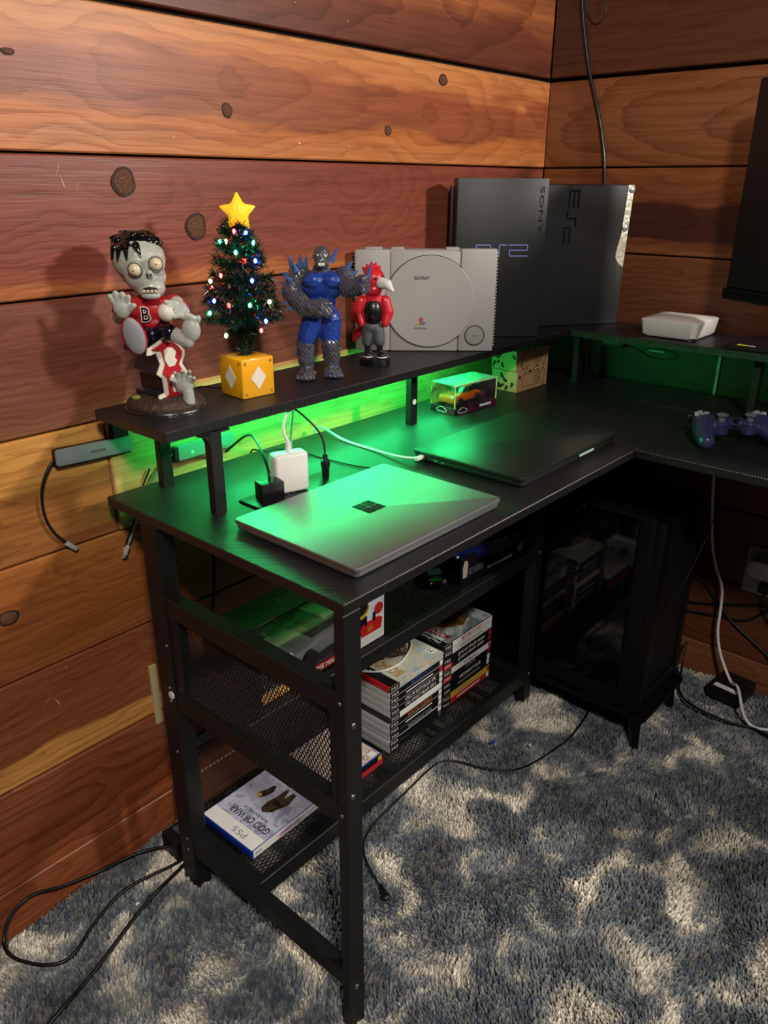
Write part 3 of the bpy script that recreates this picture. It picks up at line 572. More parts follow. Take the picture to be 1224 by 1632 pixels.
def toy_car(name, label, loc, rotz, L_, paint, glass, group=None, spoiler=False, boxy=False, parent=None, z=0):
    c = thing(name, label, 'toy car', loc, rotz, group) if not parent else None
    if parent:
        c = bpy.data.objects.new(name, None); COL.objects.link(c); c.parent = parent; c.location = loc; c.rotation_euler = (0, 0, rotz)
    S = L_
    prof = [(-.5, .10), (-.5, .20), (-.47, .235), (-.20, .255), (.02, .235), (.30, .24), (.47, .20), (.5, .12), (.49, .075), (-.49, .075)] if not boxy else [(-.5, .10), (-.5, .19), (-.47, .215), (-.15, .235), (.1, .24), (.45, .24), (.5, .22), (.5, .10), (.48, .075), (-.49, .075)]
    cab = [(-.20, .235), (-.06, .345), (.10, .355), (.30, .27), (.36, .235)] if not boxy else [(-.22, .23), (-.05, .335), (.16, .335), (.38, .235)]
    w_ = .21
    body = obj('body', prism(B(), [(a_*S, b_*S) for a_, b_ in prof], w_*2*S, bev=.025*S, mat4=frame((0, w_*S, 0), (1, 0, 0), (0, 0, 1))), paint, c, smooth='auto')
    obj('cabin', prism(B(), [(a_*S, b_*S) for a_, b_ in cab], w_*1.62*S, bev=.018*S, mat4=frame((0, w_*.81*S, 0), (1, 0, 0), (0, 0, 1))), glass, c, smooth='auto')
    obj('roof', box(B(), -.055*S, .12*S, -w_*.76*S, w_*.76*S, .343*S, .364*S, bev=.008*S), paint, c, smooth='auto')
    for a_ in (-.32, .31):
        for sg in (-1, 1):
            wl_ = obj('wheel', lathe(B(), [(.03*S, 0), (.088*S, 0), (.094*S, .008*S), (.094*S, .07*S), (.088*S, .078*S), (.03*S, .078*S)], 20, mat4=frame((a_*S, sg*(w_*.99)*S, .094*S), (sg*1, 0, 0), (0, 0, 1)) @ Matrix.Translation((0, 0, -.04*S))), M('tyre', '#121212', .7), c, smooth='auto')
            obj('rim', lathe(B(), [(.0, .0), (.058*S, 0), (.062*S, .006*S), (.05*S, .012*S), (0, .008*S)], 16, mat4=frame((a_*S, sg*(w_*.99+.036)*S, .094*S), (-1*-sg, 0, 0), (0, 0, 1))), CHR, c)
    for sg in (-1, 1): obj('headlight', sph(B(), (-.475*S, sg*.15*S, .19*S), (.03*S, .035*S, .025*S), 2), M('headlight', '#dfe6e0', .1), c, smooth=True)
    if spoiler: obj('spoiler', box(B(), .40*S, .49*S, -w_*.9*S, w_*.9*S, .33*S, .345*S), M('spoiler_black', '#181818', .4), c); obj('spoiler_post', box(B(), .43*S, .46*S, -.01*S, .01*S, .23*S, .335*S), M('spoiler_black'), c)
    return c
toy_car('toy_car', 'orange toy sports car inside the clear display box', (.772, -.096, H+.0142), math.radians(-5.6)+.12, .098, M('orange_paint', '#e8641e', .22, var=.03, coat=.8), M('car_glass', '#20302c', .1), spoiler=True)
KRAFT = M('kraft_card', '#b58c62', .75, var=.06, bump=.1); KINK = M('kraft_ink', '#1d1712', .6); KGRN = M('kraft_print_pale', '#bfae8a', .7)
for k, lab in ((0, 'cardboard box with black brush strokes, lower one of the pair under the raised shelf'), (1, 'cardboard box with black brush strokes, stacked on top of its twin')):
    t = thing('cardboard_box', lab, 'box', (1.025+.003*k, -.118+.004*k, H+.0465*k), math.radians(-2-k*2), 'patterned cardboard boxes')
    obj('carton', box(B(), -.063, .063, 0, .070, 0, .0462, bev=.0008, seg=1), KRAFT, t)
    rnd = random.Random(k+3)
    for (ox, oy, rgt, wmx) in (((0, -.0002, .0), 0, (1, 0, 0), .055), ((-.0632, .035, 0), 1, (0, -1, 0), .030)):
        for j in range(9 if oy == 0 else 8):
            u_, v_ = rnd.uniform(-wmx, wmx), rnd.uniform(.006, .040)
            if oy == 0 and -.038 < u_ < .050: v_ = rnd.choice([.0035, .043]); 
            an = rnd.uniform(.5, 1.4)*rnd.choice((-1, 1)); ll, ww = (rnd.uniform(.003, .0055), rnd.uniform(.0016, .0026)) if oy == 0 else (rnd.uniform(.0055, .008), rnd.uniform(.0028, .0038))
            if v_ > .042 or v_ < .004: ll, an = .003, .2
            pp = [(ll*sx_*math.cos(an)-ww*sy_*math.sin(an)*(1+.4*sx_), ll*sx_*math.sin(an)+ww*sy_*math.cos(an)) for sx_, sy_ in ((-1, -.8), (.6, -1), (1, 0), (.8, .9), (-.9, 1))]
            patch('brush_stroke', [(u_+a_, v_+b_) for a_, b_ in pp], ox, rgt, (0, 0, 1), KINK, t, th=.0002)
    bm = B()
    for (p, q) in (((-.040, .009), (.050, .009)), ((.050, .009), (.050, .038)), ((.050, .038), (-.040, .038)), ((-.040, .038), (-.040, .009))): tube(bm, [(*p, 0), (*q, 0)], .0005, 4, 0)
    x = obj('label_frame', bm, KINK, t); x.matrix_local = frame((0, -.0002, 0), (1, 0, 0), (0, 0, 1))
    for j in range(5): patch('label_line', rect(.034-.006*(j % 2), .0011, .022-.003*(j % 2), .014+.0048*j), (0, -.0002, 0), (1, 0, 0), (0, 0, 1), KINK, t, th=.0002)

# ------------------------------------------------------------------ figurine: seated zombie ball player
ZSK = M('zombie_skin', '#a9aba0', .35, var=.2, scale=60, bump=.25, bscale=260, coat=.25); ZRED = M('jersey_red', '#b01c28', .35, var=.1, coat=.3); ZNAVY = M('glossy_navy', '#0c0f1c', .2, var=.1, coat=.6); HAIR = M('hair_black', '#0b0b0d', .15, coat=.6)
IVORY = M('ivory', '#d9c7a2', .3, coat=.4); BONE = M('bone_white', '#d8d2c2', .4, var=.05); MUD = M('mud_brown', '#3c2a22', .6, var=.4, scale=120, bump=.8, bscale=160); MOSS = M('moss', '#77743a', .7)
t = thing('zombie_figurine', 'zombie baseball player figurine in red jersey seated on a big letter B', 'figurine', (.078, -.066, R), ROT)
def pt(*v): return tup(v)
bm = B()    # skin: head, arms, hands, bare foot in one surface
sph(bm, pt(-18, 6, 207), pt(36, 36, 34), 3); sph(bm, pt(-8, -6, 186), pt(28, 28, 24), 3); sph(bm, pt(0, -14, 171), pt(20, 18, 15), 3)
for c_, r_ in (((-12, -26, 197), 12.5), ((14, -22, 203), 11.5)): sph(bm, pt(*c_), r_*.001, 2)
sph(bm, pt(6, -33, 192), pt(5, 5, 6)); sph(bm, pt(4, -30, 163), pt(14, 8, 6)); sph(bm, pt(-36, -6, 186), pt(6, 5, 9)); capsule(bm, pt(-6, 0, 165), pt(-8, 4, 150), .013, .016)
capsule(bm, pt(-44, 0, 146), pt(-46, -16, 132), .012, .011); capsule(bm, pt(-46, -16, 132), pt(-34, -38, 142), .011, .010)
sph(bm, pt(-33, -42, 148), pt(13, 7, 12), 3)
for k, (dx, dz) in enumerate(((-14, 14), (-6, 18), (3, 17), (11, 13))):
    capsule(bm, pt(-33+dx*.6, -42, 153), pt(-33+dx, -45, 150+dz), .0042, .0038)
capsule(bm, pt(-24, -43, 146), pt(-16, -46, 152), .0045, .004)
capsule(bm, pt(30, -4, 148), pt(42, -18, 138), .012, .010); capsule(bm, pt(42, -18, 138), pt(45, -33, 144), .010, .009); sph(bm, pt(43, -36, 146), pt(10, 7, 11), 3)
for k in range(4): capsule(bm, pt(40+k*3, -40, 155-k*5), pt(28+k*3, -49, 157-k*6.5), .0038, .0034)
capsule(bm, pt(20, -18, 112), pt(42, -34, 106), .011, .010); sph(bm, pt(49, -36, 104), pt(10, 8, 11), 3); sph(bm, pt(56, -38, 119), pt(13, 8, 17), 3)
for k in range(5): sph(bm, pt(47+k*5, -42+k, 136+3*math.sin(k*1.2+.6)), pt(4.2, 4.5, 5.5))
skin = obj('body', remesh(bm, .0016, 3), ZSK, t, smooth=True)
for c_, d_ in (((-12, -35, 197), (-.05, -1, -.1)), ((15, -31, 204), (.3, -1, .0))):
    e_ = obj('eye', sph(B(), pt(*c_), .0088, 3), IVORY, skin, smooth=True); dv = Vector(d_).normalized()
    obj('pupil', sph(B(), Vector(pt(*c_))+dv*.0082, .0013, 1), INK, e_) if False else obj('pupil', sph(B(), Vector(pt(*c_))+dv*.0083, .0013, 1), INK, skin)
    obj('eye_socket', lathe(B(), [(.0084, 0), (.0098, .0005), (.0098, -.001), (.0084, -.001)], 24, mat4=frame(Vector(pt(*c_))+dv*.0022, dv.orthogonal(), dv.cross(dv.orthogonal()))), M('socket_dark', '#4b4c46', .5), skin)
for sx in (-1, 1): obj('nostril', sph(B(), pt(6.5+sx*2.2, -37.6, 190.5), pt(1.4, 1, 2.4), 1), INK, skin)
obj('mouth', sph(B(), pt(5, -33.5, 170.5), pt(11, 4.5, 4.2), 2), M('mouth_dark', '#241a18', .5), skin, smooth=True)
for k in range(4): obj('tooth', box(B(), -.0045+k*.0052, -.0006+k*.0052, -.0392+abs(k-1.5)*.0006, -.035, .1675, .1712, bev=.0006, seg=1), IVORY, skin)
bm = B(); sph(bm, pt(-21, 13, 220), pt(36, 34, 25), 3, Matrix.Rotation(-.25, 4, 'X'))
rnd = random.Random(5)
for k in range(26):
    a_ = rnd.uniform(0, 2*PI); rr = rnd.uniform(.006, .033); x_, y_ = -20+rr*1000*math.cos(a_), 6+rr*1000*math.sin(a_)
    z_ = 212+33*math.sqrt(max(.05, 1-(rr/.0385)**2)); capsule(bm, pt(x_, y_, z_-3), pt(x_+math.cos(a_)*9, y_+math.sin(a_)*9-2, z_+2-rr*220), .0042, .0012)
for x_, y_, x2, z2 in ((-34, -22, -36, 206), (-24, -27, -22, 208), (-10, -27, -3, 213), (-44, -12, -47, 205)): capsule(bm, pt(x_, y_, 230-abs(x_+18)*.3), pt(x2, y_-7, z2+3), .0055, .0016)
obj('hair', remesh(bm, .0016, 2), HAIR, t, smooth=True)
bm = B(); sph(bm, pt(-8, 4, 140), pt(33, 24, 24), 3); sph(bm, pt(-40, 2, 150), pt(14, 13, 14), 2); sph(bm, pt(26, 0, 149), pt(13, 13, 13), 2); sph(bm, pt(-6, 2, 122), pt(28, 22, 14), 2); capsule(bm, pt(-40, 2, 150), pt(-46, -8, 140), .0135, .0135); capsule(bm, pt(26, 0, 149), pt(36, -8, 142), .013, .0125)
obj('jersey', remesh(bm, .0018, 5), ZRED, t, smooth=True)
text('B', .014, .022, pt(-8, -22.5, 137), (1, .05, 0), (0, -.1, 1), BONE, t, 'jersey_letter', off=.05, lift=.001); text('B', .011, .019, pt(-8, -22.5, 137), (1, .05, 0), (0, -.1, 1), ZNAVY, t, 'jersey_letter', off=.0, lift=.0016)
bm = B(); sph(bm, pt(-6, 4, 106), pt(32, 26, 18), 3); capsule(bm, pt(-16, -8, 108), pt(-18, -34, 104), .016, .013); capsule(bm, pt(8, -8, 110), pt(22, -24, 112), .016, .013)
obj('trousers', remesh(bm, .0018, 4), ZNAVY, t, smooth=True)
m_ = Matrix.Rotation(math.radians(-8), 4, 'Y') @ Matrix.Rotation(math.radians(8), 4, 'X')
obj('sock', sph(B(), pt(-22, -40, 110), pt(17, 9, 27), 3, m_), ZRED, t, smooth=True); obj('shoe_sole', sph(B(), pt(-20, -47, 111), pt(14.5, 5, 26), 3, m_), M('sole_grey', '#8d8e90', .55), t, smooth=True)
bl = obj('baseball', sph(B(), pt(27, -44, 143), .0125, 3), BONE, t, smooth=True)
obj('stitching', tube(B(), [pt(27+12.6*math.cos(a_)*.96, -44-12.6*abs(math.sin(a_))*.75-1, 145+4*math.cos(a_)-3*math.sin(a_)) for a_ in [PI*k/8 for k in range(9)]], .0006, 5), ZRED, bl)
# big letter B: black block, white outline, red face, white counters
conv = lambda L_: [((x-300)*.000205, (1475-y)*.000172) for x, y in L_]
OUT = conv([(300, 1060), (312, 1008), (375, 975), (440, 935), (500, 945), (552, 1000), (592, 1060), (588, 1105), (562, 1165), (602, 1250), (598, 1330), (565, 1425), (505, 1462), (450, 1472), (380, 1475), (355, 1445), (357, 1402), (405, 1388), (400, 1270), (360, 1225), (393, 1150), (370, 1050), (330, 1062)])
RED_ = conv([(335, 1020), (385, 995), (440, 960), (490, 968), (535, 1015), (565, 1065), (560, 1100), (530, 1165), (574, 1255), (570, 1325), (543, 1408), (498, 1440), (450, 1450), (400, 1455), (395, 1428), (435, 1402), (430, 1270), (400, 1225), (428, 1150), (405, 1035), (370, 1030)])
C1 = conv([(420, 1040), (450, 1015), (490, 1020), (517, 1060), (500, 1100), (517, 1130), (495, 1170), (450, 1175), (425, 1120)]); C2 = conv([(455, 1250), (490, 1225), (530, 1240), (547, 1290), (525, 1320), (537, 1360), (500, 1395), (465, 1385), (458, 1310)])
rgt = Vector((.70, .71, 0)).normalized(); nrm = Vector((rgt.y, -rgt.x, 0)); o_ = Vector(pt(-10, -38, 12)); frB = frame(o_, rgt, (0, 0, 1))
def layer(name, pts, z0, th, mt, par=t): return obj(name, prism(B(), pts, th, mat4=frB @ Matrix.Translation((0, 0, z0))), mt, par)
layer('letter_block', OUT, -.062, .062, ZNAVY); lf = layer('letter_outline', OUT, 0, .003, BONE)
layer('letter_face', RED_, .003, .0022, ZRED, lf)
for C_ in (C1, C2): layer('letter_counter', C_, .0052, .0008, BONE, lf); layer('counter_shade', [(x*.55+C_[3][0]*.40, y*.8+.2*sum(q[1] for q in C_)/len(C_)) for x, y in C_], .0060, .0002, BONE, lf)
for z0, z1 in ((.010, .026), (.050, .055), (.082, .097)): obj('block_ledge', box(B(), -.003, .030, -.0, .064, z0, z1, bev=.003, mat4=frame(o_-Vector((0, 0, .012)), rgt, -nrm)), ZNAVY, t) if False else None
obj('mud_base', remesh(sph(sph(sph(lathe(B(), [(.052, .003), (.055, .008), (.048, .017), (.02, .022), (0, .023)], 40, 1.04, .95), pt(-34, -14, 14), pt(14, 12, 9)), pt(30, -8, 14), pt(16, 13, 9)), pt(5, -30, 11), pt(22, 12, 8)), .0022, 2, jitter=.0012), MUD, t, smooth=True)
obj('base_rim', lathe(B(), [(.0545, 0), (.0558, .0015), (.0558, .0035), (.054, .0042)], 48, 1.04, .95), CHR, t, smooth='auto'); obj('moss', sph(B(), pt(-36, -22, 20), pt(7, 6, 4)), MOSS, t)
bm = B(); capsule(bm, pt(40, -22, 14), pt(40, -23, 30), .009, .008); sph(bm, pt(36, -24, 39), pt(13, 7, 12), 3)
for k, (dx, dz, hx) in enumerate(((-14, 6, -5), (-9, 15, -1), (0, 18, 2), (9, 17, 5), (14, 8, 6))): capsule(bm, pt(36+dx*.6, -25, 43), pt(36+dx, -28, 40+dz), .004, .0034); capsule(bm, pt(36+dx, -28, 40+dz), pt(36+dx+hx*.4, -33, 43+dz), .0034, .003)
obj('reaching_hand', remesh(bm, .0014, 2), ZSK, t, smooth=True)

# ------------------------------------------------------------------ tabletop Christmas tree
t = thing('tabletop_tree', 'miniature lit Christmas tree with a yellow star, standing in a yellow cube', 'christmas tree', (.211, -.094, R), math.radians(-4))
YEL = M('yellow_plastic', '#e8a616', .35, var=.03, coat=.3); PALE = M('pale_panel', '#e6dcc8', .45)
cube = obj('cube_pot', box(B(), -.030, .030, -.027, .033, 0, .0600, bev=.0028), YEL, t, smooth='auto')
for o_, rg in (((0, -.0272, .030), (1, 0, 0)), ((-.0302, .003, .030), (0, -1, 0))):
    patch('pale_diamond', [(-.014, 0), (0, -.018), (.014, 0), (0, .018)], o_, rg, (0, 0, 1), PALE, cube, th=.0006)
    for a_ in (-1, 1):
        for b_ in (-1, 1): patch('rivet', circ(.0022, 12, a_*.0235, b_*.0235), o_, rg, (0, 0, 1), M('rivet_ochre', '#9a6d14', .5), cube, th=.0006)
NEED = M('tinsel_green', '#16301f', .22, .35, var=.5, scale=300); obj('trunk', cyl(B(), (0, .003, .058), (0, .003, .25), .006, .002), M('trunk_wire', '#20301f', .6), t)
rnd = np.random.RandomState(3); tv, tf = [], []
def needle(p, d, ln_, wd_):
    n_ = np.cross(d, rnd.normal(size=3)); n_ /= np.linalg.norm(n_); i = len(tv)
    tv.extend([p-n_*wd_, p+n_*wd_, p+d*ln_+n_*wd_*.4, p+d*ln_-n_*wd_*.4]); tf.append((i, i+1, i+2, i+3))
tips = []
for L_, (z_, rad_, nb) in enumerate(((.098, .020, 7), (.112, .060, 12), (.132, .058, 12), (.152, .052, 11), (.172, .045, 10), (.192, .038, 9), (.212, .030, 8), (.230, .024, 7), (.246, .015, 5))):
    for k in range(nb):
        a_ = 2*PI*k/nb+L_*.7+rnd.uniform(-.2, .2); rr = rad_*rnd.uniform(.85, 1.08); zt = z_+rnd.uniform(-.005, .008)+(.006 if rad_ > .02 else 0)
        p0 = np.array([0, .003, z_-.004]); p1 = np.array([rr*math.cos(a_), .003+rr*math.sin(a_), zt]); tips.append((p1, L_))
        for j in range(120):
            u_ = rnd.uniform(.12, 1.0); p = p0+(p1-p0)*u_; ax = (p1-p0)/np.linalg.norm(p1-p0); d = rnd.normal(size=3); d -= ax*d.dot(ax); d /= np.linalg.norm(d); d = d*.8+ax*.6; d /= np.linalg.norm(d)
            needle(p, d, rnd.uniform(.009, .015), .0007)
for j in range(520):
    a_ = rnd.uniform(0, 2*PI); z_ = rnd.uniform(.060, .11); d = np.array([math.cos(a_), math.sin(a_), rnd.uniform(-.5, .9)]); d /= np.linalg.norm(d); needle(np.array([0, .003, z_]), d, rnd.uniform(.012, .02), .0008)
BULBS = []
cr, sr = math.cos(ROT-math.radians(-4)), math.sin(ROT-math.radians(-4))
def tp(x_, y_, z_): return (x_*cr-y_*sr, x_*sr+y_*cr, z_)
for col_, px_, pz_ in (('warm', -18, 238), ('green', 21, 236), ('green', -28, 237), ('red', 10, 213), ('blue', 24, 212), ('blue', 20, 186), ('red', -45, 172), ('warm', -46, 182), ('blue', -38, 157), ('red', -13, 153), ('green', 17, 153), ('warm', 42, 155), ('green', -46, 139), ('red', 32, 118), ('warm', -18, 112), ('red', -4, 252), ('blue', 12, 250), ('blue', 38, 130), ('red', -26, 192), ('green', -2, 224)):
    zz_ = pz_*.001-.012; rad_ = .058-.32*(zz_-.11); x_ = px_*.001; y_ = -math.sqrt(max(.00004, rad_**2-x_**2)) if abs(x_) < rad_ else -.004
    p = Vector(tp(x_, y_, zz_)); BULBS.append((col_, p))
    for j in range(34):
        d = rnd.normal(size=3); d /= np.linalg.norm(d); needle(np.array(p)-d*.001, d, rnd.uniform(.006, .012), .0006)
me = bpy.data.meshes.new('needles'); me.from_pydata([tuple(v) for v in tv], [], tf); nd = obj('needles', me, NEED, t); nd['kind'] = 'stuff'
LC = {'warm': '#ffd68a', 'red': '#ff1c1c', 'blue': '#2340ff', 'green': '#20ffb0'}
LM = {k: M('light_'+k, c_, .3, emit=(80 if k != 'blue' else 150), ecol=c_, var=0) for k, c_ in LC.items()}
for col_, p in BULBS: obj('light_bulb', sph(B(), p, (.0024, .0024, .0034), 2), LM[col_], t, smooth=True)
# star topper
STAR = M('star_yellow', '#f2c02a', .4, emit=.55, ecol='#ffb820', var=.03)
pts = []
for k in range(10):
    a_ = PI/2+k*PI/5; r_ = .028 if k % 2 == 0 else .0145; pts.append((r_*math.cos(a_), r_*math.sin(a_)))
fr_ = frame(Vector(tp(.0005, -.004, .265)), tp(1, 0, 0), (0, 0, 1)); bm = B(); front = [bm.verts.new(fr_ @ Vector((x, y, .003))) for x, y in pts]; back = [bm.verts.new(fr_ @ Vector((x, y, -.006))) for x, y in pts]; cf = bm.verts.new(fr_ @ Vector((0, 0, .011))); cb = bm.verts.new(fr_ @ Vector((0, 0, -.013)))
for k in range(10):
    j = (k+1) % 10; bm.faces.new((front[k], front[j], cf)); bm.faces.new((back[j], back[k], cb)); bm.faces.new((front[k], back[k], back[j], front[j]))
bmesh.ops.bevel(bm, geom=bm.edges[:], offset=.0016, segments=2, affect='EDGES'); obj('star', bm, STAR, t, smooth=True)
obj('power_cord', tube(B(), [(-.010, .030, .012), (-.024, .05, .004), (-.03, .074, .003), (-.035, .088, .001), (-.04, .099, -.006), (-.045, .105, -.035)], .0013, 6), BLKP, t, smooth=True)

# ------------------------------------------------------------------ figurine: rocky muscle figure (generic)
ROCK = art('rock_skin', ['#1d1f24', '#3a3a3c', '#5a544c', '#35406a', '#23242a'], 90, rough=.3, detail=4, dist=2, coat=.5); SUIT = M('suit_blue', '#1c3a8c', .35, var=.35, scale=120, bump=.5, bscale=220, coat=.3); SPK = M('spike_blue', '#42609a', .3, var=.5, scale=120, coat=.5)
t = thing('action_figure', 'rocky muscular action figure in blue and grey beside the lit tree', 'figurine', (.372, -.091, R), ROT)
bm = B()
sph(bm, pt(6, -8, 196), pt(14, 15, 17), 3); sph(bm, pt(6, -16, 187), pt(11, 10, 10), 2); capsule(bm, pt(5, 0, 182), pt(4, 4, 170), .012, .016)
capsule(bm, pt(-34, 4, 166), pt(-46, 0, 138), .017, .017); sph(bm, pt(-33, 4, 168), pt(18, 16, 16), 2); capsule(bm, pt(-46, 0, 138), pt(-20, -24, 116), .0165, .0145); capsule(bm, pt(-20, -24, 116), pt(6, -30, 117), .0145, .0165); sph(bm, pt(10, -31, 119), pt(15, 12, 14), 2)
for k in range(4): capsule(bm, pt(8+k*2, -40, 126-k*6), pt(20, -37, 125-k*6), .005, .0045)
sph(bm, pt(42, 2, 166), pt(16, 15, 15), 2); capsule(bm, pt(42, 0, 164), pt(46, -16, 146), .0145, .0135); capsule(bm, pt(46, -16, 146), pt(66, -30, 152), .014, .0145); sph(bm, pt(70, -33, 156), pt(14, 13, 15), 2)
for k in range(4): capsule(bm, pt(72, -43, 166-k*6.5), pt(80, -34, 165-k*6.5), .0048, .0045)
for sx, hx, kx, fx, fy in ((-1, -8, -24, -24, -18), (1, 16, 17, 18, 2)):
    capsule(bm, pt(kx, -8, 58), pt(fx, fy*.5, 32), .016, .015); capsule(bm, pt(fx, fy*.5, 32), pt(fx, fy*.3, 14), .0145, .012); sph(bm, pt(fx+2, fy-6, 9), pt(16, 20, 8.5), 3)
    for k in range(5): sph(bm, pt(fx-11+k*6.5+sx*2, fy-24+abs(k-2)*2, 5.5), pt(4.2, 7, 5), 2)
body = obj('body', remesh(bm, .0019, 2, jitter=.0014, seed=2), ROCK, t, smooth=True)
bm = B(); sph(bm, pt(6, 2, 150), pt(36, 21, 26), 3); sph(bm, pt(-8, -12, 158), pt(18, 12, 13), 2); sph(bm, pt(22, -12, 158), pt(18, 12, 13), 2); sph(bm, pt(4, 0, 122), pt(24, 17, 22), 2); sph(bm, pt(3, 0, 102), pt(27, 18, 17), 2)
capsule(bm, pt(-10, -3, 96), pt(-22, -9, 66), .0205, .0165); capsule(bm, pt(16, -2, 96), pt(17, -6, 64), .0205, .0165)
obj('suit', remesh(bm, .0019, 4, jitter=.0005), SUIT, body, smooth=True)
for x_, y_, z_, dx, dz, ln_ in ((-42, 2, 178, -.35, 1, 24), (-30, -2, 182, .05, 1, 18), (-22, 4, 182, .2, 1, 15), (-50, -2, 165, -1, .5, 12), (-52, -4, 152, -1, .3, 12), (-54, -4, 138, -1, .1, 13), (-50, -8, 124, -1, -.1, 14), (-44, -12, 116, -.9, -.4, 13), (22, 4, 190, .5, 1, 22), (48, 0, 178, .6, .9, 14), (80, -33, 166, .3, 1, 22), (56, 2, 168, .9, .6, 10), (-36, -12, 176, -.3, .8, 12), (-34, -6, 50, -.9, .5, 9), (-36, -6, 38, -.9, .4, 9), (30, -4, 46, .8, .5, 7), (-47, -10, 160, -.8, .5, 10)):
    d = Vector((dx, -.15, dz)).normalized(); p = Vector(pt(x_, y_, z_)); obj('spike', cyl(B(), p-d*.004, p+d*ln_*.001, .0058, .0006, 7), SPK, body)

obj('jaw_teeth', box(B(), .001, .012, -.0262, -.022, .1825, .187, bev=.001), BONE, body)
for sx in (-1, 1): obj('eye', sph(B(), pt(6+sx*5.5, -22.2, 199), pt(2, 1.2, 1.4), 1), BONE, body)

# ------------------------------------------------------------------ figurine: plain red bird statuette
BRED = M('bird_red', '#c8202c', .38, var=.12, coat=.2); BLKG = M('bird_black', '#101012', .35, coat=.3); GRYT = M('bird_grey', '#4c4d50', .55)
t = thing('bird_statuette', 'small red crested bird statuette on a round black base', 'figurine', (.507, -.092, R), ROT)
obj('base', lathe(B(), [(.0275, 0), (.0285, .002), (.0285, .012), (.0265, .014), (0, .014)], 40), BLKG, t, smooth='auto')
bm = B(); sph(bm, pt(-2, -2, 150), pt(20, 20, 19), 3); sph(bm, pt(-2, -6, 132), pt(16, 15, 12), 2); sph(bm, pt(-4, 2, 96), pt(21, 16, 26), 3); capsule(bm, pt(-3, 0, 125), pt(-3, 2, 112), .013, .016)
for k, (x_, y_, z_) in enumerate(((-14, -2, 174), (-6, -3, 178), (2, -3, 176), (-22, 2, 168), (9, -4, 171))): capsule(bm, pt(x_*.5, y_, 160), pt(x_, y_+3, z_), .0075, .002)
for sx in (-1, 1):
    capsule(bm, pt(sx*21-3, 0, 112), pt(sx*27-3, -2, 92), .0105, .0105); capsule(bm, pt(sx*27-3, -2, 92), pt(sx*22-3, -8, 74), .0100, .0075)
for k in range(5): capsule(bm, pt(-28, 2, 104-k*6), pt(-42, 6, 106-k*8), .005, .0022)
for k in range(3): capsule(bm, pt(-16, 10, 66), pt(-38, 16, 54-k*7), .0065, .004)
bb = obj('body', remesh(bm, .0017, 3), BRED, t, smooth=True)
obj('beak', remesh(sph(sph(capsule(B(), pt(14, -20, 143), pt(28, -26, 138), .009, .006) or B(), pt(0, 0, 0), .0001, 1), pt(0, 0, 0), .0001, 1) if False else (lambda b_: (capsule(b_, pt(12, -16, 144), pt(22, -23, 143), .0105, .009), capsule(b_, pt(22, -23, 143), pt(31, -28, 133), .0085, .0035), b_)[-1])(B()), .0012, 3), M('beak_pale', '#d8d4cc', .35), bb, smooth=True)
for sx, p in ((-1, (1, -20.5, 152)), (1, (14, -14.5, 154))): obj('eye', sph(B(), pt(*p), pt(3.2, 2, 3.2), 2), BLKG, bb, smooth=True)
bm = B(); sph(bm, pt(-3, 0, 94), pt(18.5, 19.5, 27), 3); bmesh.ops.delete(bm, geom=[v for v in bm.verts if v.co.y > .004], context='VERTS'); obj('chest_patch', bm, BLKG, bb, smooth=True)
bm = B(); sph(bm, pt(-4, 1, 66), pt(19, 15, 13), 3); capsule(bm, pt(-12, 0, 62), pt(-13, -1, 40), .0115, .0105); capsule(bm, pt(6, -2, 62), pt(8, -6, 42), .0115, .0105); obj('legs', remesh(bm, .0017, 3), GRYT, t, smooth=True)
for x_, y_, x2 in ((-13, -4, -12), (9, -10, 13)):
    obj('shin', cyl(B(), pt(x_, y_+3, 40), pt(x_, y_+2, 20), .0055), BLKG, t); obj('foot', sph(B(), pt(x2, y_-6, 20), pt(9.5, 13, 6.2), 3), BLKG, t, smooth=True); obj('foot_trim', sph(B(), pt(x2, y_-6, 16.2), pt(10, 13.6, 2.4), 2), BONE, t, smooth=True)

